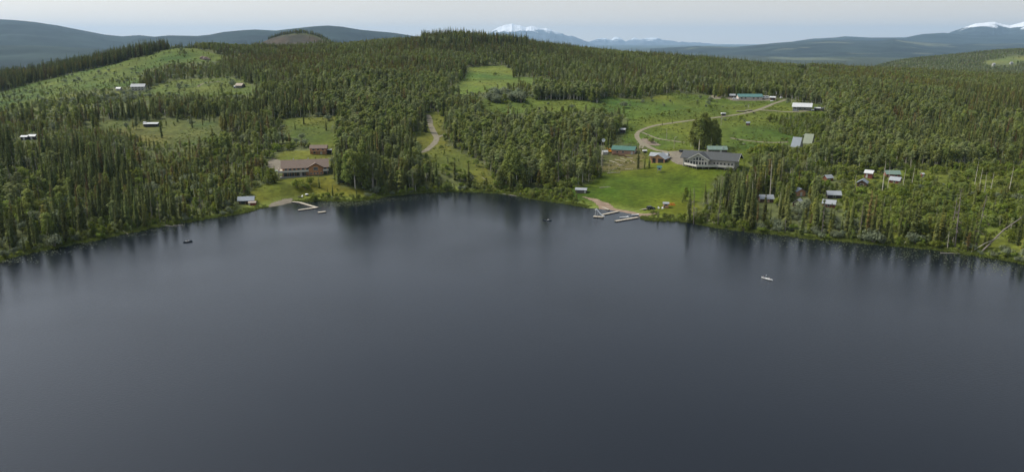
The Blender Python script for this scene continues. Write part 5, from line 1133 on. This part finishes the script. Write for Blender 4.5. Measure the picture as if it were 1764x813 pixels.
def pole(name, label, cat, x, yb, yt, m='post', r0=.16, head=None, group=None, D=None):
    p = at(x, yb); H = (yb-yt)*p.y/FPX*1.03; r_ = empty(name, p, 0, label, cat, group)
    MB().tube([(0,0,-1),(0,0,H)], [r0, r0*.6], 7).build('post', M[m], r_)
    if head == 'lamp':
        MB().tube([(0,0,H-.4),(.9,0,H-.1)], .05, 5).build('arm', M['steel'], r_); MB().box(.7,1.35,-.2,.2,H-.22,H-.02).build('lamp_head', M['whitep'], r_)
    if head == 'cross':
        MB().box(-1.1,1.1,-.07,.07,H-1.0,H-.85).build('crossarm', M['post'], r_); MB().tube([(.35,-.25,H-2.6),(.35,-.25,H-1.7)], .25, 8).build('transformer', M['steel'], r_)
        for q in (-.9,0,.9): MB().tube([(q,0,H-.85),(q,0,H-.6)], .05, 5).build('insulator', M['whitep'], r_)
    if head == 'dish':
        c_ = MB(); N = 14; R0 = 1.15
        for k in range(4):
            f = k/3; c_.v += [(R0*f*math.cos(6.283*j/N), -.35-.0*f+(-.45)*(f*f)*.6-.1, H+.2+R0*f*math.sin(6.283*j/N)) for j in range(N)]
        for k in range(3):
            for j in range(N): c_.f.append((k*N+j, k*N+(j+1) % N, (k+1)*N+(j+1) % N, (k+1)*N+j)); c_.m.append(0)
        c_.build('dish', M['whitep'], r_); MB().tube([(0,0,H),(0,-.35,H+.2)], .06, 5).build('bracket', M['steel'], r_)
    return r_
pole('dish_pole', 'tall bare pole carrying a round white dish left of the log garage', 'pole', 1038, 292, 243, 'post', .2, 'dish')
pole('yard_light', 'pale pole with lamp beside the gravel yard between pavilion and big lodge', 'lamp post', 1161, 257, 237, 'bleached', .17, 'lamp')
for x, yb, yt, lb in ((1242,217,200,'utility pole in the meadow below the small white trailer'),(1288,196,180,'utility pole beside the curving road behind the brown hut'),(1336,174,158,'utility pole right of the teal-roofed far house'),(1363,181,165,'utility pole left of the white-roofed green house'),(435,160,145,'pale utility pole right of the small far farmhouse'),(1148,240,222,'thin utility pole inside the road bend')):
    pole('utility_pole', lb, 'utility pole', x, yb, yt, 'bleached', .16, 'cross' if x > 1200 else None, 'utility poles along the dirt roads')
pole('utility_pole', 'short utility pole behind the green-roofed outbuilding of the big lodge', 'utility pole', 1221.5, 256, 247, 'dtrim', .12, None, 'utility poles along the dirt roads')
EDG = [(1059,275,1083,281),(1050,277,1060,281),(1063,284,1075,286),(1050,295,1066,289),(1046,299,1068,298),(1077,292,1090,292),(1081,272,1094,273.5),(1069,273,1080,277),(1066,287,1073,283),(1086,277,1095,282),(1048,286,1060,284),(1056,279,1067,283)]
def log(x0, y0, x1, y1, rad, label, cat='log', m='bleached', z0=0, lift0=.0, lift1=0, name='fallen_log', group=None, dd=None):
    a = at(x0, y0); b = at(x1, y1) if dd is None else Vector(at_depth(x1, y1, a.y+dd)); a.z += rad+lift0; 
    if dd is None: b.z += rad*.6+lift1
    mid = (a+b)/2+Vector((0,0,.05*(b-a).length*(1 if dd else .1)))
    r_ = empty(name, a, 0, label, cat, group); l_ = lambda v: tuple(v-a)
    MB().tube([l_(a), l_(mid), l_(b)], [rad, rad*.8, rad*.45], 7).build('trunk', M[m], r_)
    r0 = random.Random(int(x0*7+y0)); br = MB(); n_ = 5 if rad < .3 else 16
    for k in range(n_):
        f = r0.uniform(.35,.97); q = a.lerp(b, f)-a; L = r0.uniform(.4,1.3)*(1 if rad < .3 else 1.8); d = Vector((r0.uniform(-1,1), r0.uniform(-1,1), r0.uniform(0,1))).normalized()*L
        br.tube([tuple(q), tuple(q+d)], [rad*.25, rad*.08], 4)
    o = br.build('branches', M[m], r_); o['kind'] = 'stuff'; return r_
for i, (x0, y0, x1, y1) in enumerate(EDG):
    lb = ['upper long pale log row crossing the garden','short pale log row at the upper left of the garden','short pale log row in the middle of the garden','slanting pale log row at the lower left of the garden','lowest thick pale log row of the garden','pale log row at the lower right of the garden','pale log row close under the garage front',
          'short pale log row just below the woodpiles','stub of pale log at the garden centre','slanting pale log at the right of the garden','faint pale log row left of the garden centre','pale log row between the garden centre and its upper left'][i]
    log(x0, y0, x1, y1, .16 if i != 4 else .3, lb, group='pale logs edging the garden beds')
# white roofed shed above
sh = house('stilt_shed', 'small white-roofed shed on posts beside the dark spruce clump', 'shed', 1072, 229.5, 4.0, 3.4, 2.6, .8, -18, 'darkw', 'r_white', .35, wins=[('r', .9, .2, .8, 1.9, 'door')])
# pavilion
pv_ = house('pavilion', 'orange timber pavilion with two crossing grey metal roofs by the gravel yard', 'pavilion', 1133, 281, 10, 8.6, 2.9, 2.5, -28, 'orangew', 'r_grey', .7, axis='y')
for u, w_ in ((-2.5,1.9),(1.9,3.2)):
    opening(pv_, 'doorway', 'f', u, 0, w_, 2.7, 8.6, 10, frame='dtrim', fill='darkw', fw=.15)
wall_mb(11, 6.5, 3.2, 1.6, -2.6, 6.6, 'x').build('rear_wing', M['orangew'], pv_); roof_mb(11, 6.5, 3.2, 1.6, .6, axis='x', cx=-2.6, cy=6.6).build('rear_roof', M['r_grey'], pv_)
MB().box(3.6, 4.0, 4.2, 4.6, 3.6, 6.4).build('chimney', M['steel'], pv_)
opening(pv_, 'doorway', 'r', -1.2, 0, 4.6, 2.4, 8.6, 10, frame='dtrim', fill='darkw', fw=.15)
ht = house('lookout_hut', 'tiny white hut with green roof raised on posts on the lawn', 'hut', 1135.5, 298, 2.2, 2.0, 3.3, .8, -12, 'whitew', 'r_green', .45, wins=[('f', 0, 2.2, 1.2, .7)])
for c_ in list(ht.children):
    if c_.name.startswith('wall'): bpy.data.objects.remove(c_)
wb = MB().prism([(-1,1.5),(1,1.5),(1,3.27),(0,4.05),(-1,3.27)], 'x', -1.1, 1.1); wb.build('wall', M['whitew'], ht)
for x in (-.95,.95):
    for y in (-.85,.85): MB().box(x-.08,x+.08,y-.08,y+.08,-.6,1.49).build('post', M['post'], ht)
# vehicles
def car(name, label, cat, px, py, rz, paint, L=4.6, Wd=1.85, Hc=1.7, group=None):
    p = at(px, py); r_ = empty(name, p, rz, label, cat, group); h = L/2
    lower = [(-h,.35),(h*.98,.35),(h,.75),(h*.92,.95),(h*.45,1.02),(-h*.98,1.02),(-h,.8)]
    MB().prism(lower, 'y', -Wd/2, Wd/2).build('body', M[paint], r_)
    cab = MB(); a = [(h*.48,1.02),(h*.14,Hc-.03),(-h*.86,Hc),(-h*.97,1.02)]
    vs = [(x, s*(Wd/2-.05-(.16 if z > 1.1 else 0)), z) for s in (-1, 1) for x, z in a]; cab.add(vs, [(0,1,2,3),(7,6,5,4),(0,4,5,1),(1,5,6,2),(2,6,7,3),(3,7,4,0)]); cab.build('cabin', M[paint], r_)
    for s in (-1, 1):
        y0 = s*(Wd/2-.035); y1 = s*(Wd/2-.17)
        MB().add([(h*.36,y0,1.1),(h*.12,y1,Hc-.14),(-h*.8,y1,Hc-.12),(-h*.86,y0,1.1),(h*.36,y0-s*.05,1.1),(h*.12,y1-s*.05,Hc-.14),(-h*.8,y1-s*.05,Hc-.12),(-h*.86,y0-s*.05,1.1)], [(0,1,2,3),(7,6,5,4),(0,4,5,1),(1,5,6,2),(2,6,7,3),(3,7,4,0)]).build('side_window', M['glass'], r_)
        for x in (h*.62, -h*.62):
            w_ = MB().tube([(x, s*(Wd/2-.22), .34), (x, s*(Wd/2+.015), .34)], .34, 14).build('wheel', M['black'], r_); MB().tube([(x, s*(Wd/2+.016), .34), (x, s*(Wd/2+.03), .34)], .19, 10).build('rim', M['steel'], w_)
        MB().box(h*.93, h*.995, s*.62-.18, s*.62+.18, .68, .84).build('headlight', M['whitep'], r_)
    MB().add([(h*.47,-.72,1.06),(h*.47,.72,1.06),(h*.17,.62,Hc-.1),(h*.17,-.62,Hc-.1),(h*.49,-.72,1.08),(h*.49,.72,1.08),(h*.19,.62,Hc-.08),(h*.19,-.62,Hc-.08)], [(0,1,2,3),(7,6,5,4),(0,4,5,1),(1,5,6,2),(2,6,7,3),(3,7,4,0)]).build('windscreen', M['glass'], r_)
    return r_
car('parked_car', 'black off-road vehicle parked at the lower edge of the lawn by the beach', 'car', 1121, 360.5, .25, 'carblack', 4.3)
car('parked_car', 'dark car parked at the top of the gravel yard', 'car', 1175, 262.5, .1, 'carblack', 4.2)
car('parked_car', 'silver car parked left of the white-roofed green house', 'car', 1370.5, 192, -.6, 'cargrey', 5.0); car('parked_car', 'white car parked on the grass left of the teal-roofed far house', 'car', 1267, 172, -.3, 'whitep', 5.4)
def trailer(label, px, py, rz, m='post', L=2.6):
    p = at(px, py); r_ = empty('boat_trailer', p, rz, label, 'trailer'); MB().box(-L/2,L/2,-.7,.7,.5,.62).build('bed', M[m], r_); MB().tube([(-L/2,0,.55),(-L/2-1.4,0,.4)], .05, 5).build('drawbar', M['steel'], r_)
    for s in (-1, 1): MB().tube([(0,s*.72,.3),(0,s*.9,.3)], .3, 12).build('wheel', M['black'], r_)
trailer('small trailer parked left of the black vehicle by the beach', 1110, 362, .3)
p = at(1110.5, 263.5); r_ = empty('covered_trailer', p, .2, 'small dark trailer with rounded white cover right of the log garage', 'trailer'); MB().box(-1.4,1.4,-.8,.8,.55,1.3).build('box', M['darkw'], r_); MB().prism([(-.85,1.3),(.85,1.3),(.8,1.65),(.45,1.9),(-.45,1.9),(-.8,1.65)], 'x', -1.45, 1.45).build('cover', M['whitep'], r_)
for s in (-1, 1): MB().tube([(0,s*.82,.35),(0,s*1.0,.35)], .35, 12).build('wheel', M['black'], r_)
ks = house('boat_shed', 'small wooden shed with grey-blue roof at the foot of the lawn', 'shed', 1147, 358.5, 2.6, 2.2, 2.3, .5, -8, 'orangew', 'r_grey', .35, wins=[('f', 0, 1.3, 1.2, .6), ('f', -.85, .1, .5, 1.2, 'door', 'brownw')])
for k, (x, y, z_, lb) in enumerate(((1156.5,352.5,.35,'upper orange kayak lying right of the small wooden shed'),(1157.5,354,.05,'lower orange kayak lying right of the small wooden shed'))):
    p = at(x, y); boat('kayak', lb, 'kayak', (p.x, p.y, p.z+z_), .05-.2*k, 3.6, .65, .32, 'orangep', deck='orangep', group='orange kayaks on the lawn')
def chair(label, px, py, rz):
    p = at(px, py); r_ = empty('garden_chair', p, rz, label, 'chair', 'white garden chairs on the lawn'); MB().box(-.35,.35,-.35,.35,.38,.45).build('seat', M['whitep'], r_); MB().add([(-.33,.32,.45),(.33,.32,.45),(.36,.6,1.15),(-.36,.6,1.15),(-.33,.38,.45),(.33,.38,.45),(.36,.66,1.15),(-.36,.66,1.15)], [(0,1,2,3),(7,6,5,4),(0,4,5,1),(1,5,6,2),(2,6,7,3),(3,7,4,0)]).build('backrest', M['whitep'], r_)
    for s in (-1, 1):
        MB().box(s*.42-.07, s*.42+.07, -.4, .4, .6, .65).build('armrest', M['whitep'], r_)
        for y in (-.32, .3): MB().box(s*.4-.04, s*.4+.04, y-.04, y+.04, 0, .6).build('leg', M['whitep'], r_)
chair('left one of the two white chairs between the black vehicle and the small shed', 1135, 360, .3); chair('right one of the two white chairs between the black vehicle and the small shed', 1141, 360.5, -.2)
def picnic(label, px, py, rz, m='post'):
    p = at(px, py); r_ = empty('picnic_table', p, rz, label, 'picnic table'); MB().box(-.9,.9,-.38,.38,.70,.76).build('tabletop', M[m], r_)
    for s in (-1, 1):
        MB().box(-.9,.9,s*.72-.14,s*.72+.14,.42,.47).build('bench', M[m], r_); MB().tube([(s*.65,-.7,0),(s*.65,-.2,.7)], .05, 4).build('leg', M[m], r_); MB().tube([(s*.65,.7,0),(s*.65,.2,.7)], .05, 4).build('leg', M[m], r_)
picnic('dark picnic table on the grass above the V-shaped dock', 516, 340.5, .2, 'darkw'); picnic('grey picnic table in the meadow left of the steep-roofed huts', 1313-32, 249, -.4); chair('single white chair by the dark picnic table near the V-shaped dock', 520, 340, -.4)
p = at(528.5, 336.5); r_ = empty('fire_bowl', p, 0, 'round white-lidded fire bowl on the grass near the V-shaped dock', 'fire bowl'); MB().tube([(0,0,.55),(0,0,.75),(0,0,.95)], [.95,.85,.2], 14).build('lid', M['whitep'], r_); MB().tube([(0,0,0),(0,0,.3),(0,0,.54)], [.5,.75,.93], 14).build('bowl', M['black'], r_)
p = at(478, 295.5); r_ = boat('upturned_boat', 'pale green boat under cover on the gravel beside the brown-roofed lodge', 'boat', (p.x, p.y, p.z+.75), .1, 3.6, 1.3, .6, 'tarp'); r_.rotation_euler = (math.pi, 0, .1)
bd = at(462, 316); r_ = empty('stone_slab', bd, .1, 'flat pale slab on the grass below the round bush', 'slab'); MB().prism([(-1.8,-.5),(-.5,-.8),(1.6,-.5),(1.9,.3),(.4,.8),(-1.5,.5)], 'z', -.1, .28).build('slab', M['concrete'], r_)

# the big dark-roofed lodge
RZ = math.radians(-29); gz = float(hgt(*at(1212, 291)[:2])); ec = Vector(at_depth(1221, 274.5, 455)); zf = ec.z-3.7
ctr = ec + Vector((math.sin(-RZ)*6.5, math.cos(RZ)*6.5, 0)); LG = empty('big_lodge', (ctr.x, ctr.y, zf), RZ, 'big white lodge with sweeping charcoal roof, glazed front gable and prow-shaped deck', 'lodge')
EV = ec.z-zf
wall_mb(31, 12, EV, 3.3, down=zf-gz+3).build('wall', M['whitew'], LG); roof_mb(33, 13, EV, 3.6, .6, .2, 1.2).build('roof', M['r_slate'], LG)
GXc, GW, GP = -5.2, 12.4, 4.2
wall_mb(GP+6, GW-1, EV, 3.5, GXc, -6-GP+(GP+6)/2, 'y', down=.2).build('gable_wing', M['whitew'], LG)
roof_mb(1, GW, EV, 3.55, .5, .2, axis='y', cx=GXc, cy=0, s0=-6-GP-.7, s1=.3).build('gable_roof', M['r_slate'], LG)
yf = -6-GP-.72; e_ = GW/2+.5; s_ = 3.55/(GW/2)
for s in (-1, 1):
    v = [(GXc+s*e_, EV-.5*s_-.15), (GXc, EV+3.4), (GXc, EV+3.95), (GXc+s*e_, EV-.5*s_+.4)]
    MB().prism(v, 'y', yf-.06, yf+.02).build('bargeboard', M['trim'], LG)
    y0 = s*7.1; v = [(y0, EV-.4), (0, EV+3.35), (0, EV+3.9), (y0, EV+.1)]; MB().prism(v, 'x', 17.72, 17.8).build('bargeboard', M['trim'], LG)
for u, z, h in ((-4.4,.5,1.9),(-2.6,.5,1.9),(-.9,.5,1.9),(.9,.5,1.9),(2.6,.5,1.9),(4.4,.5,1.9),(-2.6,3.1,.9),(-.9,3.1,1.8),(.9,3.1,1.8),(2.6,3.1,.9)):
    opening(LG, 'window', 'f', GXc+u, z, 1.2, h, GW, 2*(6+GP), fw=.1)
for u in (-14,-12.6,3.4,5.4,7.4,9.6,12,14): opening(LG, 'window', 'f', u, .8, 1.1, 1.2, 31, 12)
for u in (-3, 0, 3): opening(LG, 'window', 'r', u, .8, 1.3, 1.3, 31, 12)
opening(LG, 'window', 'r', 0, 3.6, 1.6, 1.2, 31, 12)
dkp = [(-14.5,-6.02),(-14.5,-8.4),(-11.4,-10.6),(-5.2,-14.2),(1.6,-11.6),(6,-9.0),(15.5,-9.0),(15.5,-6.02)]
MB().prism(dkp, 'z', -.32, -.05).build('deck', M['plank'], LG); railing(LG, dkp[1:-1], -.05, 1.05)
for x, y in ((-14.2,-8.2),(-11.2,-10.3),(-8.2,-12.0),(-5.2,-13.7),(-2,-12.4),(1.5,-11.2),(6,-8.8),(10.5,-8.8),(15.2,-8.8)): MB().box(x-.13,x+.13,y-.13,y+.13,gz-zf-3,-.33).build('post', M['post'], LG)
MB().box(-11, 1.0, -10.1, -6.05, gz-zf-3, -.34).build('lower_wall', M['darkw'], LG)
for u in (-8,-5,-2): opening(LG, 'window', 'f', u, gz-zf+.5, 1.6, 1.3, 12, 20.2)
MB().box(-15.8,-15.4,-6.4,-6.0,gz-zf-2,EV-.2).build('porch_post', M['trim'], LG)
gb = house('outbuilding', 'long low outbuilding with pale green metal roof behind the big lodge', 'outbuilding', 1236, 264, 12, 6, 2.4, 1.7, -4, 'greyw', 'r_pale', .5, wins=[('f', -3, .8, 1.1, .9), ('f', 2, 0, 1, 2, 'door')])
MB().box(3.0,3.6,-2.4,-1.8,2.7,4.1).build('chimney', M['steel'], gb)
# scattered buildings
house('privy', 'tiny brown hut with dark roof alone in the meadow', 'hut', 1288, 216.5, 2.6, 2.2, 1.9, .8, -25, 'brownw', 'r_blue', .3, wins=[('f', 0, 0, .8, 1.6, 'door', 'redw')])
p = at(1246, 199.5); r_ = empty('flatbed_trailer', p, .1, 'small pale blue-white trailer on the roadside in the meadow', 'trailer'); MB().box(-1.9,1.9,-1,1,1.5,2.3).build('box', M['whitep'], r_); MB().box(-1.8,1.8,-.9,.9,.5,1.49).build('base', M['darkw'], r_)
for s in (-1, 1):
    for x in (-.8, .8): MB().tube([(x,s*.9,.35),(x,s*1.05,.35)], .35, 12).build('wheel', M['black'], r_)
fh = house('far_bungalow', 'long low pale house with teal metal roof at the far end of the meadow', 'house', 1292.5, 172.5, 22, 8, 3.0, 2.1, -2, 'pinkw', 'r_teal', .6, wins=[('f', u, 1.1, 1.6, 1.0) for u in (-8,-4.5,3,7)]+[('f', 0, 0, 1.1, 2, 'door')])
house('metal_shed', 'grey tin shed left of the teal-roofed far house', 'shed', 1261.5, 169, 5, 4, 2.2, 1.2, -15, 'greyw', 'r_grey', .3, wins=[('f', 0, 0, 1.6, 1.8, 'door', 'darkw')])
house('open_shelter', 'small shelter with bright white roof right of the teal-roofed far house', 'shelter', 1330.5, 173, 4.4, 3.6, 2.6, .7, -30, 'brownw', 'r_white', .7, wins=[('f', 0, 0, 2.4, 2, 'doorway', 'darkw', 'dtrim')])
p = at(1318, 170.5); r_ = empty('camper_van', p, -.1, 'long white camper right of the teal-roofed far house', 'camper'); MB().prism([(-3.4,.5),(3.2,.5),(3.6,1.2),(3.3,2.6),(-3.4,2.7)], 'y', -1.1, 1.1).build('body', M['whitep'], r_); MB().box(-2.4,-.8,-1.14,-1.09,1.4,2.1).build('window', M['glass'], r_); MB().box(.6,2.0,-1.14,-1.09,1.4,2.1).build('window', M['glass'], r_)
for x in (-2, 2): MB().tube([(x,-1.0,.4),(x,-1.15,.4)], .4, 12).build('wheel', M['black'], r_)
p = at(1345.5, 170); r_ = empty('propane_tank', p, .2, 'small white tank by the wood at the road end', 'tank'); MB().tube([(-1.2,0,.8),(-1,0,.8),(1,0,.8),(1.2,0,.8)], [.2,.55,.55,.2], 12).build('tank', M['whitep'], r_)
for x in (-.7,.7): MB().box(x-.1,x+.1,-.4,.4,-.3,.3).build('foot', M['concrete'], r_)
p = at(1329.5, 174.5); r_ = empty('upturned_dinghy', p, 0, 'small upturned white dinghy on the grass before the white-roofed shelter', 'boat'); hull_mb(2.8,1.2,.5).build('hull', M['whitep'], r_); r_.rotation_euler = (math.pi,0,.1); r_.location.z += .55
gh = house('green_bungalow', 'grey-green house with bright white metal roof beside the dirt road', 'house', 1381, 190.5, 15, 9.5, 3.2, 2.6, -24, 'greenw', 'r_white', .7, wins=[('f', -5, 1.0, 2.0, 1.3),('f', -1.5, 1.0, 2.0, 1.3),('f', 2.5, 1.0, 1.6, 1.3),('r', 2.2, 1.2, 1.2, 1.5),('r', -1, 0, 1.2, 2.1, 'door')])
MB().box(-7.4, -4, -6.6, -4.78, 2.7, 2.85).build('porch_roof', M['r_white'], gh)
for x in (-7.2,-4.2): MB().box(x-.09,x+.09,-6.5,-6.3,-1,2.69).build('post', M['trim'], gh)
MB().box(7.55, 9.0, -1.9, -.1, 2.3, 2.4).build('door_hood', M['r_white'], gh)
house('woodshed', 'low dark shed with white roof just right of the green house', 'shed', 1407.5, 191, 4.8, 3.6, 2.0, .6, -20, 'darkw', 'r_white', .3, wins=[('f', 0, 0, 2.6, 1.6, 'doorway', 'darkw', 'dtrim')]); house('woodshed', 'black-roofed shed at the wood edge right of the white-roofed shed', 'shed', 1414.5, 191.5, 3.2, 3.4, 2.0, .8, -30, 'darkw', 'r_slate', .3, wins=[('f', 0, 0, 1.2, 1.6, 'door', 'brownw')])
p = at(1399.5, 191.5); r_ = empty('covered_cart', p, .2, 'small white-covered cart at the gable of the green house', 'cart'); MB().prism([(-.8,.4),(.8,.4),(.7,1.1),(0,1.35),(-.7,1.1)], 'x', -1.3, 1.3).build('cover', M['whitep'], r_)
for s in (-1, 1): MB().tube([(0,s*.7,.3),(0,s*.85,.3)], .3, 10).build('wheel', M['black'], r_)
def aframe(px, py, L, W, H, rot, roof, label):
    r_ = house('steep_roofed_hut', label, 'hut', px, py, L, W, .25, H, rot, 'whitew', roof, .12, group='steep-roofed huts in the meadow corner')
    opening(r_, 'window', 'r', 0, 2.6, .9, 1.0, L, W); opening(r_, 'door', 'r', 0, .1, .9, 1.9, L, W, fill='greyw'); return r_
aframe(1369.5, 254, 6.0, 6.0, 6.2, -42, 'r_blue', 'steep grey-roofed hut with pale gable, the left one of the pair'); aframe(1390.5, 248, 6.0, 6.0, 6.2, -38, 'r_sage', 'steep sage-green-roofed hut, the right one of the pair')
pole('yard_light', 'thin post with small white lamp between the two steep-roofed huts', 'lamp post', 1381, 250, 233, 'post', .08, 'lamp')
# cabins
CB = [(1321,349,6.6,4.6,2.1,1.5,-4,'brownw','r_grey','x','leftmost cabin with pale grey roof beside the dark stand',[('f',.8,.2,.9,1.6,'door','orangew')]),
 (1380,338,5.0,4.6,2.6,1.4,4,'orangew','r_blue','y','orange-fronted cabin with peaked grey roof and white door',[('f',0,0,.9,2.0,'door')]),
 (1372.5,356.5,4.8,4.2,2.0,1.7,-35,'brownw','r_grey','y','half-hidden dark cabin with grey roof below the orange-fronted one',[('f',0,.8,.9,.9)]),
 (1427,357.5,5.8,4.6,2.0,1.5,-30,'redw','r_grey','x','red cabin with grey roof in the middle cabin group',[('r',0,.7,1.1,.9),('f',0,.6,1.0,.9)]),
 (1437,342,6.6,5.0,2.0,1.5,-10,'darkw','r_grey','x','cabin with broad light grey roof right behind the red middle cabin',[('f',0,.6,1.2,.9)]),
 (1429.5,312,4.2,3.6,1.9,1.3,20,'redw','r_grey','x','small cabin roof alone above the middle cabins',[('f',0,.5,.8,.9)]),
 (1495,307.5,4.2,4.0,3.2,1.3,-38,'redw','r_white','x','tall red cabin with bright white roof, upper left of the upper group',[('f',-.8,.4,.8,2.0,'door'),('r',0,1.4,1.0,.9)]),
 (1484,322,6.4,5.0,2.2,1.6,-32,'brownw','r_blue','y','dark brown cabin with blue-grey roof just below the tall red cabin',[('f',0,.5,1.6,1.2)]),
 (1538.5,305.5,7.6,5.0,1.9,1.6,-8,'redw','r_pale','x','cabin with wide pale green roof at the right of the upper group',[('f',1.5,.5,1.1,.9)]),
 (1540,316.5,5.2,4.6,2.0,1.5,-42,'redw','r_grey','x','bright red cabin with grey roof in front of the pale green roofed one',[('r',0,.6,1.0,.9),('f',0,.5,.9,.9)])]
for x, y, L, W, wh, rs, rot, wm, rm, ax, lb, wins in CB:
    c_ = house('cabin', lb, 'cabin', x, y, L, W, wh, rs, rot, wm, rm, .45, ax, wins=wins, group='cabins among the trees on the right')
house('privy', 'tiny red outhouse with white roof in the green scrub right of the cabins', 'hut', 1590, 306, 1.3, 1.3, 2.0, .4, 10, 'redw', 'r_white', .2, wins=[('f', 0, 0, .6, 1.6, 'door')])
bt = house('shore_shed', 'small dark grey shed with pale metal roof and white door on the middle shore', 'shed', 1000.5, 333, 5.9, 3.8, 1.9, .7, -12, 'greyw', 'r_grey', .4, wins=[('f', 2.35, 0, .7, 1.6, 'door')])
house('farmhouse', 'small distant farmhouse with pale roof in the left far field', 'house', 411, 152.5, 7.5, 6, 2.8, 2.0, -18, 'greyw', 'r_tan', .5, wins=[('f', -1.5, .9, 1.2, 1.1), ('f', 1.8, .9, 1.2, 1.1)]); house('farm_shed', 'low white-roofed shed at the left side of the small distant farmhouse', 'shed', 406, 152.5, 4, 4, 1.8, .6, -10, 'darkw', 'r_white', .3, wins=[('f', 0, 0, 1.2, 1.5, 'door')])
house('white_farmhouse', 'white far house half hidden by birches on the left hillside', 'house', 237.5, 156.5, 13, 8, 4.0, 2.4, 10, 'whitew', 'r_grey', .5, wins=[('f', u, z, 1.3, 1.0) for u in (-4.5,-1.5,1.5,4.5) for z in (.6, 2.6)]); house('garden_shed', 'small white shed left of the white far house', 'shed', 203.5, 156.5, 4.4, 4, 2.0, 1.2, 0, 'whitew', 'r_white', .3, wins=[('f', 0, 0, 1.0, 1.7, 'door', 'greyw')])
op = house('field_barn', 'low open barn with bright white roof at the edge of the olive field', 'barn', 260, 219, 9.5, 6, 2.4, .7, 8, 'darkw', 'r_white', .7, wins=[('f', -2.4, 0, 3.6, 2.0, 'doorway', 'darkw', 'dtrim'), ('f', 2.4, 0, 3.6, 2.0, 'doorway', 'darkw', 'dtrim')]); house('feed_bin', 'small grey shed left of the white-roofed barn', 'shed', 249.5, 218.5, 2, 2, 3.0, .6, 8, 'greyw', 'r_grey', .15)
house('roof_shelter', 'left one of the twin white roofs above the left wood', 'shed', 41.5, 241.5, 4.4, 4, 2.2, .8, 6, 'darkw', 'r_white', .3, group='twin white roofs in the left wood', wins=[('f', 0, 0, 1.0, 1.7, 'door')]); house('roof_shelter', 'right one of the twin white roofs above the left wood', 'shed', 54.5, 241, 4.8, 5, 2.4, 1.0, 6, 'darkw', 'r_white', .3, group='twin white roofs in the left wood', wins=[('f', 0, 0, 1.0, 1.7, 'door')])
house('white_farm', 'distant white farmhouse in the far right fields', 'house', 1713, 112, 8, 6, 3, 2.2, 12, 'whitew', 'r_white', .5, D=2480, down=14, wins=[('f', -3, 1.5, 2, 2), ('f', 3, 1.5, 2, 2)]); house('white_barn', 'distant long white barn at the right edge of the far fields', 'barn', 1743, 109.5, 9, 5, 2.4, 1.5, 4, 'whitew', 'r_white', .5, D=2560, down=14, wins=[('f', 0, 0, 4, 3, 'door', 'greyw')])
# rocks
def rock(mb, x, y, z, s, r0):
    n_ = 7; ring = []
    for k, (h, f) in enumerate(((-.3,.9),(.25,1.0),(.6,.75),(.8,.35))):
        ring.append([(x+s*f*r0.uniform(.75,1.15)*math.cos(6.283*j/n_), y+s*f*r0.uniform(.75,1.15)*math.sin(6.283*j/n_), z+s*h*r0.uniform(.85,1.1)) for j in range(n_)])
    vs = [q for q_ in ring for q in q_]; fs = [(k*n_+j, k*n_+(j+1) % n_, (k+1)*n_+(j+1) % n_, (k+1)*n_+j) for k in range(3) for j in range(n_)]+[tuple(3*n_+j for j in range(n_))]
    mb.add(vs, fs)
r0 = random.Random(3)
for k, (x, y, s, lb) in enumerate(((350,102,4.2,'left brown boulder of the outcrop on the left hilltop'),(355,103,4.6,'largest brown boulder of the outcrop on the left hilltop'),(359,103.5,3.0,'right brown boulder of the outcrop on the left hilltop'))):
    p = at(x, y); mb = MB(); rock(mb, 0, 0, 0, s, r0); o = mb.build('boulder', M['rock']); o.location = p; tag(o, lb, 'boulder', 'boulders on the left hilltop')
# log piles by the meadow road
for k, (x, y, L, lb) in enumerate(((1277,193,8,'long grey log pile beside the meadow road'),(1290,191.5,5,'short grey log pile right of the long one by the meadow road'))):
    p = at(x, y); r_ = empty('log_pile', p, .05, lb, 'log pile', 'log piles in the meadow')
    for q in range(7): MB().tube([(-L/2+r0.uniform(-.5,.5), (q % 4)*.55-.8, .25+.45*(q//4)), (L/2+r0.uniform(-.5,.5), (q % 4)*.55-.8+r0.uniform(-.2,.2), .25+.45*(q//4))], .25, 7).build('log', M['bleached' if q % 2 else 'post'], r_)
# fallen and leaning trunks
LOGS = [(1673,434,1722,409,.17,'lower pale leaning trunk at the right shore tip',2),(1691,435,1764,372,.36,'great grey fallen tree leaning up to the right edge of the view',14),(1558,420,1585,381,.15,'thin bleached trunk leaning out over the right shore',4),(1326,398,1350,384,.14,'short bleached trunk leaning at the shore below the left cabins',3),
 (1399,399.5,1412,397,.15,'short pale log lying at the water below the middle cabins',None),(271,388,298,390,.16,'pale log lying along the left shore line',None),(298,389,318,388.5,.13,'thin pale log reaching into the water at the left shore',None),(97,357,133,363,.2,'long pale log lying inside the left wood',None),(212,398,221,404,.13,'short pale log tipped at the left water edge',None),
 (957,337,972,338,.12,'white plank-like log on the middle shore spit',None),(960,343,964,338,.1,'short stick propped on the middle shore spit',None),(860,333.5,891,338,.14,'long pale log floating along the middle shore',None),(1033,324,1052,322.5,.2,'dark log lying in the grass above the small shore shed',None),(252,383,256,394,.1,'pale snapped stick slanting at the left shore',None),(1620,436,1664,437.5,.12,'thin log floating in the lily pads at right',None),
 (1505,421,1532,417,.12,'grey log on the right shore bank',None),(855,296,861,316,.12,'leaning grey trunk on the middle shore knoll',None),(640,341,662,339,.2,'grey driftwood log under the shore wood',None),(830,306,842,313,.12,'short bleached log on the knoll slope',None),(1215,378,1232,384,.14,'grey log lying under the spruces right of the lawn',None)]
for x0, y0, x1, y1, rd, lb, dd in LOGS: log(x0, y0, x1, y1, rd, lb, m='bleached' if rd < .3 else 'grey_wood', dd=dd, group='fallen trunks along the shore')
